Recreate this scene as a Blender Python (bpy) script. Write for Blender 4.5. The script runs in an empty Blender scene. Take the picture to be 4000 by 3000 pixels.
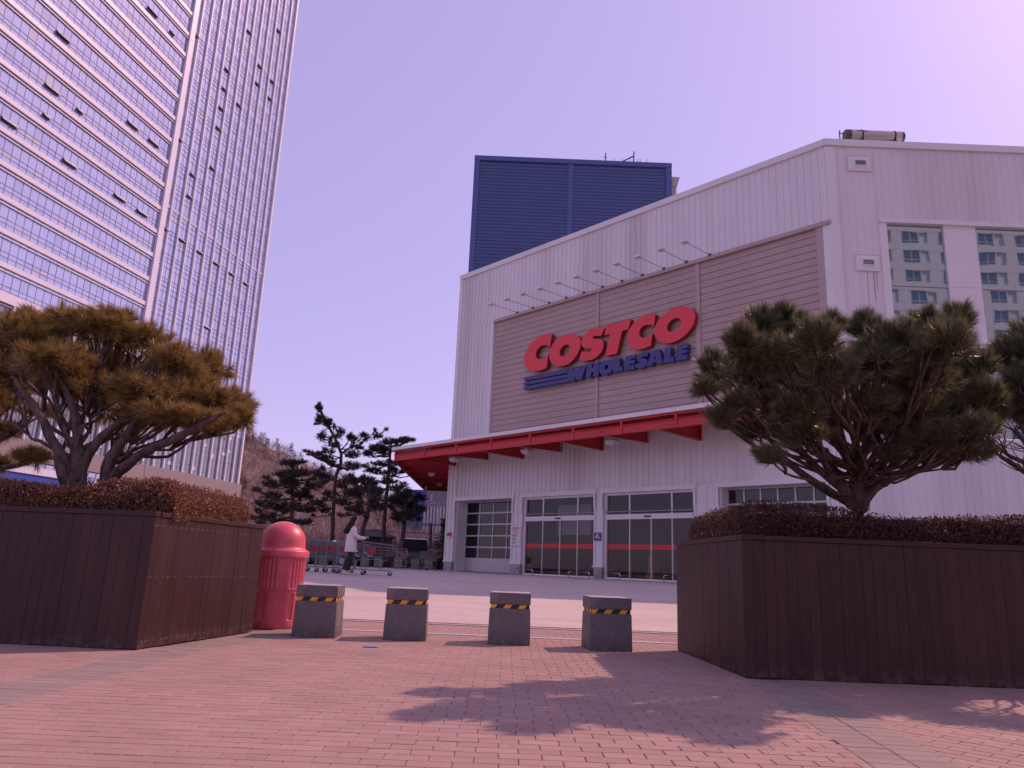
import bpy, bmesh, math, random
import numpy as np
from mathutils import Vector, Matrix, Euler
random.seed(7)
RNG = np.random.default_rng(11)
PI = math.pi
scene = bpy.context.scene
COL = scene.collection
EYE = 0.84
# ------------------------------------------------------------------ camera
FPX, PITCH, ROLL = 2950.0, math.radians(13.6), math.atan(0.041)
_f = Vector((0, math.cos(PITCH), math.sin(PITCH)))
_r0 = Vector((1, 0, 0)); _u0 = _r0.cross(_f)
_R = _r0 * math.cos(ROLL) + _u0 * math.sin(ROLL)
_U = -_r0 * math.sin(ROLL) + _u0 * math.cos(ROLL)
cam_d = bpy.data.cameras.new('camera'); cam = bpy.data.objects.new('camera', cam_d); COL.objects.link(cam)
cam_d.sensor_width = 36; cam_d.lens = FPX / 4000 * 36; cam_d.clip_end = 6000; cam_d.clip_start = 0.05
cam.matrix_world = Matrix(((_R.x, _U.x, -_f.x, 0), (_R.y, _U.y, -_f.y, 0), (_R.z, _U.z, -_f.z, EYE), (0, 0, 0, 1)))
scene.camera = cam
K = 4000 / 2212
def at(px, py, Y):
    """world point at depth Y seen at that spot of the photo (2212 px wide)"""
    d = _f + _R * ((px * K - 2000) / FPX) - _U * ((py * K - 1500) / FPX)
    return Vector((0, 0, EYE)) + d * (Y / d.y)
def prof(y):
    return float(np.interp(y, [10.6, 13, 16.8, 22, 28, 33], [0, .09, .28, .43, .49, .5]))

# ------------------------------------------------------------------ materials
def srgb(c): return tuple(c) + (1.0,)
class NT:
    def __init__(s, name):
        s.m = bpy.data.materials.new(name); s.m.use_nodes = True
        s.t = s.m.node_tree; s.n = s.t.nodes; s.b = s.n['Principled BSDF']; s.out = s.n['Material Output']
    def node(s, typ, **kw):
        n = s.n.new(typ)
        for k, v in kw.items():
            if k.startswith('i_'): n.inputs[k[2:].replace('_', ' ')].default_value = v
            else: setattr(n, k, v)
        return n
    def link(s, a, b): s.t.links.new(a, b)
    def mixc(s, fac, a, b, blend='MIX'):
        n = s.n.new('ShaderNodeMix'); n.data_type = 'RGBA'; n.blend_type = blend
        for sock, v in ((n.inputs[0], fac), (n.inputs[6], a), (n.inputs[7], b)):
            if hasattr(v, 'node'): s.link(v, sock)
            elif isinstance(v, (int, float)): sock.default_value = v
            else: sock.default_value = srgb(v)
        return n.outputs[2]
    def ramp(s, src, stops):
        r = s.n.new('ShaderNodeValToRGB'); s.link(src, r.inputs[0])
        while len(r.color_ramp.elements) < len(stops): r.color_ramp.elements.new(0.5)
        for e, (p, c) in zip(r.color_ramp.elements, stops):
            e.position = p; e.color = srgb(c) if not isinstance(c, (int, float)) else (c, c, c, 1)
        return r.outputs[0]
    def coord(s, kind='Object'):
        return s.n.new('ShaderNodeTexCoord').outputs[kind]
    def noise(s, scale, detail=4, vec=None, rough=.55, stretch=None):
        n = s.n.new('ShaderNodeTexNoise'); n.inputs['Scale'].default_value = scale; n.inputs['Detail'].default_value = detail
        n.inputs['Roughness'].default_value = rough
        v = vec or s.coord()
        if stretch:
            mp = s.n.new('ShaderNodeMapping'); mp.inputs['Scale'].default_value = stretch; s.link(v, mp.inputs['Vector']); v = mp.outputs[0]
        s.link(v, n.inputs['Vector']); return n.outputs['Fac']
    def bump(s, h, strength=.3, dist=.01):
        b = s.n.new('ShaderNodeBump'); b.inputs['Strength'].default_value = strength; b.inputs['Distance'].default_value = dist
        s.link(h, b.inputs['Height']); s.link(b.outputs[0], s.b.inputs['Normal'])
def mat(name, c, rough=.6, metal=0.0, spec=.5, var=.0, vscale=3.0, dirt=None, dscale=.8, dstr=(.45, .75), bump=0, bscale=60, stretch=None, coat=0):
    n = NT(name); b = n.b
    b.inputs['Roughness'].default_value = rough; b.inputs['Metallic'].default_value = metal
    b.inputs['Specular IOR Level'].default_value = spec; b.inputs['Coat Weight'].default_value = coat
    col = None
    if var:
        f = n.noise(vscale, 5, stretch=stretch)
        col = n.mixc(n.ramp(f, [(.3, 0.0), (.7, 1.0)]), tuple(x * (1 - var) for x in c), tuple(min(1, x * (1 + var)) for x in c))
    if dirt:
        f2 = n.ramp(n.noise(dscale, 6, stretch=stretch), [(dstr[0], 0.0), (dstr[1], 1.0)])
        col = n.mixc(f2, col if col else c, dirt)
    if col: n.link(col, b.inputs['Base Color'])
    else: b.inputs['Base Color'].default_value = srgb(c)
    if bump: n.bump(n.noise(bscale, 3), bump, .01)
    return n.m
M = {}
M['white_metal'] = mat('white_siding', (.76, .75, .74), .45, var=.03, vscale=1.5, dirt=(.56, .53, .51), dscale=.5, stretch=(1, 1, .08), dstr=(.46, .8))
M['white_trim'] = mat('white_trim', (.78, .77, .76), .4, dirt=(.66, .63, .61), dscale=.5, dstr=(.5, .85))
M['beige'] = mat('beige_siding', (.45, .345, .30), .5, var=.05, vscale=.7, dirt=(.38, .285, .25), dscale=.4, dstr=(.5, .9), stretch=(1, 1, .3))
M['beige_trim'] = mat('beige_trim', (.46, .365, .325), .5, var=.04)
M['blue_clad'] = mat('blue_cladding', (.058, .088, .225), .45, var=.05, vscale=.6, stretch=(1, 1, .2))
M['blue_trim'] = mat('blue_trim', (.068, .105, .28), .45)
M['red_paint'] = mat('red_steel_paint', (.55, .022, .03), .4, var=.08, vscale=1.2, dirt=(.45, .03, .035), dscale=.9, dstr=(.5, .8))
M['deck'] = mat('pale_metal_deck', (.5, .49, .48), .5)
M['sign_red'] = mat('sign_red', (.78, .045, .06), .35)
M['sign_red_side'] = mat('sign_red_edge', (.32, .015, .03), .4)
M['sign_blue'] = mat('sign_blue', (.045, .045, .2), .35)
M['concrete_wall'] = mat('plinth_concrete', (.36, .35, .34), .85, var=.12, vscale=5, dirt=(.22, .21, .2), dscale=1.2, bump=.3)
M['alu'] = mat('grey_aluminium', (.5, .5, .51), .4, metal=.35)
M['alu_dark'] = mat('dark_aluminium', (.10, .10, .11), .4, metal=.2)
M['steel'] = mat('stainless_steel', (.62, .62, .63), .3, metal=.8)
M['galv'] = mat('galvanised_steel', (.36, .37, .39), .42, metal=.5, var=.1)
M['plate_red'] = mat('dull_red_plate', (.32, .03, .04), .5)
M['cart_wire'] = mat('cart_zinc_wire', (.22, .225, .235), .45, metal=.4)
M['black'] = mat('black_plastic', (.012, .012, .013), .5)
M['rubber'] = mat('black_rubber', (.02, .02, .02), .8)
M['red_plastic'] = mat('red_plastic', (.62, .03, .035), .4)
M['white_plastic'] = mat('white_plastic', (.75, .74, .72), .45)
M['grey_plastic'] = mat('grey_plastic', (.42, .41, .40), .5)
M['wood'] = None
def glass_pane(name, tint, refl=.25, trans=.6, rough=.0, ripple=0, fres=.35):
    n = NT(name); n.n.remove(n.b)
    tr = n.node('ShaderNodeBsdfTransparent'); tr.inputs[0].default_value = srgb(tint)
    df = n.node('ShaderNodeBsdfDiffuse'); df.inputs[0].default_value = srgb(tuple(x * .05 for x in tint))
    gl = n.node('ShaderNodeBsdfGlossy'); gl.inputs['Roughness'].default_value = rough; gl.inputs[0].default_value = (.95, .95, .95, 1)
    m1 = n.node('ShaderNodeMixShader'); m1.inputs[0].default_value = trans; n.link(df.outputs[0], m1.inputs[1]); n.link(tr.outputs[0], m1.inputs[2])
    fr = n.node('ShaderNodeFresnel'); fr.inputs['IOR'].default_value = 1.5
    ad = n.node('ShaderNodeMath', operation='ADD', use_clamp=True); fm_ = n.node('ShaderNodeMath', operation='MULTIPLY'); n.link(fr.outputs[0], fm_.inputs[0]); fm_.inputs[1].default_value = fres; n.link(fm_.outputs[0], ad.inputs[0]); ad.inputs[1].default_value = refl
    m2 = n.node('ShaderNodeMixShader'); n.link(ad.outputs[0], m2.inputs[0]); n.link(m1.outputs[0], m2.inputs[1]); n.link(gl.outputs[0], m2.inputs[2])
    if ripple:
        b = n.node('ShaderNodeBump'); b.inputs['Strength'].default_value = ripple; b.inputs['Distance'].default_value = .02
        n.link(n.noise(.55, 2), b.inputs['Height']); n.link(b.outputs[0], gl.inputs['Normal'])
    n.link(m2.outputs[0], n.out.inputs[0]); return n.m
M['door_glass'] = glass_pane('door_glass', (.56, .54, .55), .03, .95)
M['roller_glass'] = glass_pane('roller_door_glass', (.28, .28, .28), .04, .8)
def solid_glass(name, c, refl, ripple=0, rscale=.5, rough=.02, tint=(.92, .94, .97)):
    n = NT(name); n.n.remove(n.b)
    df = n.node('ShaderNodeBsdfDiffuse'); df.inputs[0].default_value = srgb(c)
    gl = n.node('ShaderNodeBsdfGlossy'); gl.inputs['Roughness'].default_value = rough; gl.inputs[0].default_value = srgb(tint)
    fr = n.node('ShaderNodeFresnel'); fr.inputs['IOR'].default_value = 1.5
    ad = n.node('ShaderNodeMath', operation='ADD', use_clamp=True); n.link(fr.outputs[0], ad.inputs[0]); ad.inputs[1].default_value = refl
    m2 = n.node('ShaderNodeMixShader'); n.link(ad.outputs[0], m2.inputs[0]); n.link(df.outputs[0], m2.inputs[1]); n.link(gl.outputs[0], m2.inputs[2])
    if ripple:
        b = n.node('ShaderNodeBump'); b.inputs['Strength'].default_value = ripple; b.inputs['Distance'].default_value = .02
        n.link(n.noise(rscale, 2), b.inputs['Height']); n.link(b.outputs[0], gl.inputs['Normal'])
    n.link(m2.outputs[0], n.out.inputs[0]); return n.m
M['store_window'] = solid_glass('store_window_glass', (.075, .125, .155), .36, .13, .45, tint=(.72, .92, 1.0))
M['tower_glass'] = solid_glass('tower_glass', (.30, .35, .50), .42, .03, .3, tint=(.80, .85, 1.0))
M['tower_glass_light'] = solid_glass('tower_glass_blinds', (.42, .40, .42), .3)
M['tower_glass_dark'] = solid_glass('tower_glass_dark', (.24, .28, .42), .40, tint=(.80, .85, 1.0))
M['shop_glass'] = solid_glass('shop_glass', (.03, .05, .12), .15)
M['car_glass'] = solid_glass('car_glass', (.015, .02, .03), .02)
M['tower_band'] = mat('tower_white_panel', (.70, .69, .76), .35, var=.03, vscale=.5)
M['tower_mullion'] = mat('tower_dark_mullion', (.28, .26, .35), .4)
M['tower_brown'] = mat('tower_brown_band', (.27, .22, .21), .5, var=.05, vscale=.4)

# ------------------------------------------------------------------ mesh builder
class MB:
    def __init__(s, T=None): s.v = []; s.f = []; s.mi = []; s.T = T
    def _add(s, vs, fs, mi=0):
        o = len(s.v)
        if s.T is not None: vs = [tuple(s.T @ Vector(v)) for v in vs]
        s.v.extend(vs); s.f.extend([tuple(i + o for i in f) for f in fs]); s.mi.extend([mi] * len(fs))
    def box(s, x0, x1, y0, y1, z0, z1, mi=0, R=None):
        vs = [(x, y, z) for x in (x0, x1) for y in (y0, y1) for z in (z0, z1)]
        if R is not None: vs = [tuple(R @ Vector(v)) for v in vs]
        s._add(vs, [(0, 1, 3, 2), (4, 6, 7, 5), (0, 4, 5, 1), (2, 3, 7, 6), (0, 2, 6, 4), (1, 5, 7, 3)], mi)
    def poly(s, pts, mi=0): s._add([tuple(p) for p in pts], [tuple(range(len(pts)))], mi)
    def hull8(s, b, t, mi=0):
        """4 bottom points and 4 top points (same winding, counter-clockwise from above)"""
        s._add([tuple(p) for p in b] + [tuple(p) for p in t], [(3, 2, 1, 0), (4, 5, 6, 7), (0, 1, 5, 4), (1, 2, 6, 5), (2, 3, 7, 6), (3, 0, 4, 7)], mi)
    def tube(s, pts, r, n=6, mi=0, cap=True):
        pts = [Vector(p) for p in pts]; k = len(pts)
        rs = r if isinstance(r, (list, tuple)) else [r] * k
        vs = []; ref = None
        for i, p in enumerate(pts):
            t = (pts[min(i + 1, k - 1)] - pts[max(i - 1, 0)])
            if t.length < 1e-9: t = Vector((0, 0, 1))
            t.normalize()
            if ref is None: ref = Vector((0, 0, 1)) if abs(t.z) < .9 else Vector((1, 0, 0))
            a = t.cross(ref).normalized(); b = t.cross(a).normalized(); ref = -b if False else ref
            for j in range(n):
                th = 2 * PI * j / n
                vs.append(tuple(p + (a * math.cos(th) + b * math.sin(th)) * rs[i]))
        fs = []
        for i in range(k - 1):
            for j in range(n):
                fs.append((i * n + j, i * n + (j + 1) % n, (i + 1) * n + (j + 1) % n, (i + 1) * n + j))
        if cap: fs.append(tuple(range(n))[::-1]); fs.append(tuple((k - 1) * n + j for j in range(n)))
        s._add(vs, fs, mi)
    def lathe(s, prof_, n=32, c=(0, 0, 0), mi=0, fn=None, cap=True):
        vs = []
        for (r, z) in prof_:
            for j in range(n):
                th = 2 * PI * j / n
                rr = fn(r, z, th) if fn else r
                vs.append((c[0] + rr * math.cos(th), c[1] + rr * math.sin(th), c[2] + z))
        k = len(prof_); fs = []
        for i in range(k - 1):
            for j in range(n):
                fs.append((i * n + j, i * n + (j + 1) % n, (i + 1) * n + (j + 1) % n, (i + 1) * n + j))
        if cap: fs.append(tuple(range(n))[::-1]); fs.append(tuple((k - 1) * n + j for j in range(n)))
        s._add(vs, fs, mi)
    def corr(s, x0, x1, z0, z1, y=0, pitch=.29, rib=.05, dep=.035, mi=0, ph=0):
        """sheet metal wall with upright ribs standing out towards -y"""
        xs = [(x0, y)]; x = x0 + pitch * .5 + ph
        while x + rib < x1:
            xs += [(x - rib * .5, y), (x - rib * .25, y - dep), (x + rib * .25, y - dep), (x + rib * .5, y)]; x += pitch
        xs.append((x1, y))
        vs = [(a, b, z) for z in (z0, z1) for a, b in xs]; k = len(xs)
        s._add(vs, [(i, i + 1, k + i + 1, k + i) for i in range(k - 1)], mi)
    def laps(s, x0, x1, z0, z1, y=0, pitch=.29, dep=.03, mi=0):
        """horizontal lap siding, each board leaning out at its lower edge, towards -y"""
        z = z0
        while z < z1 - 1e-4:
            zt = min(z + pitch, z1)
            s._add([(x0, y - dep, z), (x1, y - dep, z), (x1, y - dep * .75, zt - pitch * .14), (x0, y - dep * .75, zt - pitch * .14), (x1, y, zt - pitch * .07), (x0, y, zt - pitch * .07), (x0, y, zt), (x1, y, zt)],
                   [(0, 1, 2, 3), (3, 2, 4, 5), (5, 4, 7, 6)], mi)
            s._add([(x0, y, z), (x1, y, z), (x1, y - dep, z), (x0, y - dep, z)], [(0, 1, 2, 3)], mi)
            z = zt
    def build(s, name, mats, parent=None, smooth=False, bevel=0, seg=2, angle=None):
        me = bpy.data.meshes.new(name); me.from_pydata(s.v, [], s.f)
        for m in (mats if isinstance(mats, (list, tuple)) else [mats]): me.materials.append(M[m] if isinstance(m, str) else m)
        if any(s.mi): me.polygons.foreach_set('material_index', s.mi)
        if smooth: me.polygons.foreach_set('use_smooth', [True] * len(me.polygons))
        me.update()
        o = bpy.data.objects.new(name, me); COL.objects.link(o)
        if parent is not None: o.parent = parent
        if bevel:
            b = o.modifiers.new('bevel', 'BEVEL'); b.width = bevel; b.segments = seg; b.limit_method = 'ANGLE'
        if smooth and angle:
            try: me.set_sharp_from_angle(angle=angle)
            except Exception: pass
        return o
def rough(b, pts, rs, n=9, step=.09, amp=.10):
    """a gnarled limb: the path resampled with a little wander and uneven girth"""
    pts = [Vector(p) for p in pts]; P = []; Rr_ = []
    for i in range(len(pts) - 1):
        k = max(1, int((pts[i + 1] - pts[i]).length / step))
        for j in range(k):
            t = j / k; r = rs[i] + (rs[i + 1] - rs[i]) * t
            q = [pts[max(i - 1, 0)], pts[i], pts[i + 1], pts[min(i + 2, len(pts) - 1)]]
            p = .5 * ((2 * q[1]) + (q[2] - q[0]) * t + (2 * q[0] - 5 * q[1] + 4 * q[2] - q[3]) * t * t + (3 * q[1] - q[0] - 3 * q[2] + q[3]) * t ** 3)
            P.append(p + Vector([random.gauss(0, r * amp) for _ in range(3)])); Rr_.append(r * random.uniform(1 - amp * 1.3, 1 + amp * 1.3))
    P.append(pts[-1]); Rr_.append(rs[-1]); b.tube(P, Rr_, n)
def np_mesh(name, V, F, mats, parent=None, mi=None, smooth=False):
    V = np.asarray(V, np.float32); F = np.asarray(F, np.int32); k = F.shape[1]
    me = bpy.data.meshes.new(name); me.vertices.add(len(V)); me.vertices.foreach_set('co', V.ravel())
    me.loops.add(F.size); me.loops.foreach_set('vertex_index', F.ravel())
    me.polygons.add(len(F)); me.polygons.foreach_set('loop_start', np.arange(0, F.size, k, dtype=np.int32))
    try: me.polygons.foreach_set('loop_total', np.full(len(F), k, np.int32))
    except Exception: pass
    for m in (mats if isinstance(mats, (list, tuple)) else [mats]): me.materials.append(M[m] if isinstance(m, str) else m)
    if mi is not None: me.polygons.foreach_set('material_index', np.asarray(mi, np.int32))
    me.update(calc_edges=True); me.polygons.foreach_set('use_smooth', [bool(smooth)] * len(F)); me.validate()
    o = bpy.data.objects.new(name, me); COL.objects.link(o)
    if parent is not None: o.parent = parent
    return o
def tag(o, label=None, cat=None, group=None, kind=None):
    if label: o['label'] = label
    if cat: o['category'] = cat
    if group: o['group'] = group
    if kind: o['kind'] = kind
    return o
def thing(name, label, cat, loc=(0, 0, 0), rz=0, group=None):
    o = bpy.data.objects.new(name, None); COL.objects.link(o); o.empty_display_size = .1
    o.location = loc; o.rotation_euler = (0, 0, rz)
    return tag(o, label, cat, group)
def dup(o, loc, rz, label=None, group=None):
    r = o.copy(); COL.objects.link(r); r.location = loc; r.rotation_euler = (0, 0, rz)
    if label: r['label'] = label
    if group: r['group'] = group
    for ch in list(o.children):
        c = ch.copy(); COL.objects.link(c); c.parent = r
        for g in list(ch.children):
            d = g.copy(); COL.objects.link(d); d.parent = c
    return r
def text_mesh(txt, size, depth, align='CENTER', shear=0, bold=0):
    cu = bpy.data.curves.new('lettering', 'FONT'); cu.body = txt; cu.size = size; cu.extrude = depth; cu.align_x = align; cu.align_y = 'CENTER'; cu.shear = shear
    cu.offset = bold; cu.resolution_u = 3
    ob = bpy.data.objects.new('lettering', cu); COL.objects.link(ob)
    bpy.context.view_layer.update(); dg = bpy.context.evaluated_depsgraph_get()
    me = bpy.data.meshes.new_from_object(ob.evaluated_get(dg)); bpy.data.objects.remove(ob); bpy.data.curves.remove(cu)
    return me
def text_obj(name, txt, size, depth, material, T, parent=None, align='CENTER', shear=0, bold=0, wide=None):
    """flat lettering standing upright in the local x-z plane, facing -y, placed with matrix T"""
    me = text_mesh(txt, size, depth, align, shear, bold)
    S = Matrix.Identity(4)
    if wide and len(me.vertices):
        w = max(v.co.x for v in me.vertices) - min(v.co.x for v in me.vertices); S = Matrix.Diagonal((wide / max(w, 1e-4), 1, 1, 1))
    me.transform(T @ Matrix.Rotation(PI / 2, 4, 'X') @ S); me.materials.clear(); me.materials.append(M[material])
    o = bpy.data.objects.new(name, me); COL.objects.link(o)
    if parent is not None: o.parent = parent
    return o
def crom(pts, corners, sub=4):
    """smooth closed outline through pts, sharp at the corner indices"""
    n = len(pts); cs = set(range(n)) if corners == 1 else set(corners); out = []
    for i in range(n):
        p1, p2 = Vector(pts[i]), Vector(pts[(i + 1) % n])
        out.append(tuple(p1))
        if i in cs and (i + 1) % n in cs: continue
        p0 = p1 if i in cs else Vector(pts[i - 1])
        p3 = p2 if (i + 1) % n in cs else Vector(pts[(i + 2) % n])
        for k in range(1, sub):
            t = k / sub
            out.append(tuple(.5 * ((2 * p1) + (p2 - p0) * t + (2 * p0 - 5 * p1 + 4 * p2 - p3) * t * t + (3 * p1 - p0 - 3 * p2 + p3) * t ** 3)))
    return out
def letter(name, outer, hole, front, back, mats, parent):
    """extruded letter in the local x-z plane; front and back are y values"""
    bm = bmesh.new(); loops = []
    for ring in ([outer] if hole is None else [outer, hole]):
        vs = [bm.verts.new((x, front, z)) for x, z in ring]
        loops += [bm.edges.new((vs[i], vs[(i + 1) % len(vs)])) for i in range(len(vs))]
    g = bmesh.ops.triangle_fill(bm, use_beauty=True, use_dissolve=False, edges=loops)
    faces = [f for f in g['geom'] if isinstance(f, bmesh.types.BMFace)]
    for f in faces: f.material_index = 0
    ext = bmesh.ops.extrude_face_region(bm, geom=faces)
    for v in [e for e in ext['geom'] if isinstance(e, bmesh.types.BMVert)]: v.co.y = back
    for f in bm.faces:
        if len(f.verts) == 4 or abs(f.calc_center_median().y - front) > 1e-3: f.material_index = 1
    bmesh.ops.recalc_face_normals(bm, faces=bm.faces)
    me = bpy.data.meshes.new(name); bm.to_mesh(me); bm.free()
    for m in mats: me.materials.append(M[m])
    o = bpy.data.objects.new(name, me); COL.objects.link(o); o.parent = parent
    return o

# ------------------------------------------------------------------ light
SUN = Vector((.84, .585, 1.0)).normalized()
EL = math.asin(SUN.z); AZ = math.atan2(SUN.x, SUN.y)
sd = bpy.data.lights.new('sun', 'SUN'); sd.energy = 2.3; sd.angle = math.radians(.53); sd.color = (1.0, .59, .48)
so = bpy.data.objects.new('sun', sd); COL.objects.link(so); so.rotation_euler = SUN.to_track_quat('Z', 'Y').to_euler(); so.location = SUN * 200
w = bpy.data.worlds.new('World'); scene.world = w; w.use_nodes = True
wt = w.node_tree; bg = wt.nodes['Background']
sky = wt.nodes.new('ShaderNodeTexSky'); sky.sky_type = 'NISHITA'; sky.sun_disc = False
sky.sun_elevation = EL; sky.sun_rotation = AZ; sky.air_density = 1.0; sky.dust_density = .8; sky.ozone_density = 1.0
tint = wt.nodes.new('ShaderNodeMix'); tint.data_type = 'RGBA'; tint.blend_type = 'MULTIPLY'; tint.inputs[0].default_value = 1
wt.links.new(sky.outputs[0], tint.inputs[6]); tint.inputs[7].default_value = (1.0, .655, .84, 1)
veil = wt.nodes.new('ShaderNodeMix'); veil.data_type = 'RGBA'; veil.inputs[0].default_value = .66; wt.links.new(tint.outputs[2], veil.inputs[6]); veil.inputs[7].default_value = (2.14, 1.71, 3.12, 1)   # thin even overcast veil
wt.links.new(veil.outputs[2], bg.inputs[0]); bg.inputs[1].default_value = .15
vs_ = scene.view_settings; vs_.view_transform = 'Standard'; vs_.look = 'None'; vs_.exposure = 0.73; vs_.gamma = 1.0; vs_.use_curve_mapping = False
scene.cycles.max_bounces = 6; scene.cycles.transparent_max_bounces = 12
# ------------------------------------------------------------------ ground
def sheet(name, xs, ys, zf, m, label, cat=None):
    V = [(x, y, zf(x, y)) for y in ys for x in xs]; nx = len(xs)
    F = [(j * nx + i, j * nx + i + 1, (j + 1) * nx + i + 1, (j + 1) * nx + i) for j in range(len(ys) - 1) for i in range(nx - 1)]
    o = np_mesh(name, V, F, m, smooth=True); return tag(o, label, cat, kind='structure')
M['dirt'] = mat('bare_earth', (.16, .125, .10), .95, var=.25, vscale=.6)
n = NT('plaza_concrete'); f1 = n.noise(.5, 6); f2 = n.noise(9, 5); f3 = n.noise(.9, 4, stretch=(.25, 2.2, 1))
c = n.mixc(n.ramp(f1, [(.3, 0.0), (.7, 1.0)]), (.475, .395, .35), (.56, .475, .425)); c = n.mixc(n.ramp(f2, [(.35, .35), (.65, 0.0)]), c, (.42, .38, .35))
c = n.mixc(n.ramp(f3, [(.5, 0.0), (.72, .55)]), c, (.37, .30, .265))
br = n.node('ShaderNodeTexBrick'); br.offset = 0; br.inputs['Scale'].default_value = 1; br.inputs['Brick Width'].default_value = 7.3; br.offset = .5; br.inputs['Row Height'].default_value = 3.2; br.inputs['Mortar Size'].default_value = .006; br.inputs['Mortar Smooth'].default_value = 0
n.link(n.coord(), br.inputs['Vector']); c = n.mixc(br.outputs['Fac'], c, (.33, .275, .25)); n.link(c, n.b.inputs['Base Color']); n.b.inputs['Roughness'].default_value = .85
n.bump(f2, .15, .005); M['plaza'] = n.m
M['asphalt'] = mat('asphalt', (.055, .053, .052), .9, var=.2, vscale=8, bump=.4, bscale=150)
M['edge_stone'] = mat('pale_edging_stone', (.46, .44, .42), .8, var=.12, vscale=6, bump=.2)
M['sand'] = mat('joint_sand', (.26, .19, .165), .95, var=.35, vscale=25)
ysb = [-1500, -400, -60, -25.2, 1.2, 10.6, 13, 16.8, 22, 28, 33, 60, 200, 800, 3000]
sheet('ground', [-3000, -800, -200, -60, 0, 60, 200, 800, 3000], ysb, lambda x, y: (prof(y) if y > 1.25 else -.15) - .06, 'dirt', 'bare brown earth under everything')
sheet('road', [-200, 200], [-25, 1.2], lambda x, y: -.15, 'asphalt', 'dark asphalt road in front of the brick pavement')
ysp = [11.28] + list(np.arange(11.6, 33.2, .6)) + [44.3]
sheet('plaza', [-60, -20, -8, 0, 8, 20, 60], ysp, lambda x, y: prof(y), 'plaza', 'pale concrete forecourt in front of the store')
sheet('back_road', [-200, 200], [44.6, 57.5], lambda x, y: .452, 'asphalt', 'dark asphalt lane behind the forecourt bollards')
b = MB(); b.box(-60, 60, 44.3, 44.6, .3, .51); tag(b.build('kerb', 'edge_stone', bevel=.01), 'pale kerb between the forecourt and the lane', kind='structure')
b = MB(); b.box(-60, 60, 1.2, 1.42, -.16, 0.0); tag(b.build('kerb', 'edge_stone', bevel=.012), 'pale kerb stone along the near road', kind='structure')
sheet('pavement_bed', [-60, 60], [1.42, 11.2], lambda x, y: -.0055, 'sand', 'dark sand in the joints of the brick pavement')
# two edging strips that cross the brick beyond the bollards
b = MB(); x = -9.0
while x < 9:
    b.box(x, x + .996, 9.74, 9.86, -.05, .006); b.box(x + .3, x + 1.296, 11.16, 11.27, -.05, .018); x += 1.0
tag(b.build('edging_strip', 'edge_stone', bevel=.006), 'pale edging stones crossing the brick pavement', kind='structure')
# bricks: real blocks
def brick_mat(name, c1, c2, c3, dark):
    n = NT(name); g = n.node('ShaderNodeNewGeometry')
    c = n.ramp(g.outputs['Random Per Island'], [(0, c1), (.45, c2), (1, c3)])
    f = n.noise(26, 6); c = n.mixc(n.ramp(f, [(.45, 0.0), (.75, .5)]), c, dark)
    f2 = n.noise(1.1, 5); c = n.mixc(n.ramp(f2, [(.42, 0.0), (.75, .6)]), c, tuple(x * .7 for x in c2)); f5 = n.noise(5.5, 3, rough=.4); c = n.mixc(n.ramp(f5, [(.66, 0.0), (.74, .5)]), c, tuple(x * .62 for x in c2))
    f4 = n.noise(300, 2); c = n.mixc(n.ramp(f4, [(.35, .35), (.6, 0.0)]), c, tuple(x * .5 for x in c2))
    n.link(c, n.b.inputs['Base Color']); n.b.inputs['Roughness'].default_value = .82; n.b.inputs['Specular IOR Level'].default_value = .35
    n.bump(n.noise(220, 3), .35, .003); M[name] = n.m
brick_mat('red_brick', (.35, .235, .20), (.39, .262, .225), (.43, .29, .25), (.29, .19, .16))
brick_mat('grey_brick', (.285, .225, .20), (.32, .255, .225), (.355, .285, .25), (.21, .17, .15))
def lay(name, poly_test, origin, ang, L, W, ext, m, label, gap=.0045, z=0.0, half=True):
    ca, sa = math.cos(ang), math.sin(ang); V = []; F = []
    (u0, u1), (v0, v1) = ext; j = 0; vv = v0
    while vv < v1:
        uu = u0 + ((L / 2 if j % 2 else 0) + random.uniform(-.008, .008) if half else 0)
        while uu < u1 - (0 if half else L * .5):
            cx = origin[0] + ca * (uu + L / 2) - sa * (vv + W / 2); cy = origin[1] + sa * (uu + L / 2) + ca * (vv + W / 2)
            if poly_test(cx, cy):
                g = gap / 2 + random.uniform(0, .001); rz = random.gauss(0, .004); dz = random.gauss(0, .0005); tx, ty = random.gauss(0, .003), random.gauss(0, .003)
                cr, sr = math.cos(ang + rz), math.sin(ang + rz); o = len(V); bv = .0022
                for (hx, hy, zz) in ((L / 2 - g, W / 2 - g, -.03), (L / 2 - g, W / 2 - g, -bv), (L / 2 - g - bv, W / 2 - g - bv, 0)):
                    for sx, sy in ((-1, -1), (1, -1), (1, 1), (-1, 1)):
                        x, y = sx * hx, sy * hy
                        V.append((cx + cr * x - sr * y, cy + sr * x + cr * y, z + zz + dz + tx * x + ty * y))
                for r in (0, 4):
                    for k in range(4): F.append((o + r + k, o + r + (k + 1) % 4, o + r + 4 + (k + 1) % 4, o + r + 4 + k))
                F.append((o + 8, o + 9, o + 10, o + 11))
            uu += L
        vv += W; j += 1
    return tag(np_mesh(name, V, F, m), label, kind='structure')
def bandL(y): return (-3.12, -2.66) if y < 7.0 else (-3.12 + (y - 7.0) * .17, -2.66 + (y - 7.0) * .17)
def bandR(y): return 2.06 + (min(y, 6.8) - 6.8) * .105, 2.50 + (min(y, 6.8) - 6.8) * .12
def in_main(x, y):
    if y > 9.73: return False
    l = bandL(y)[1]; r = bandR(y)[0] if y < 6.8 else 2.06
    return l - .09 < x < r + .09
lay('brick_pavement', in_main, (-3.4, 2.2), 0.0, .2, .1, ((-.4, 6.6), (-.7, 7.6)), 'red_brick', 'rose red brick pavement in running bond')
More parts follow.
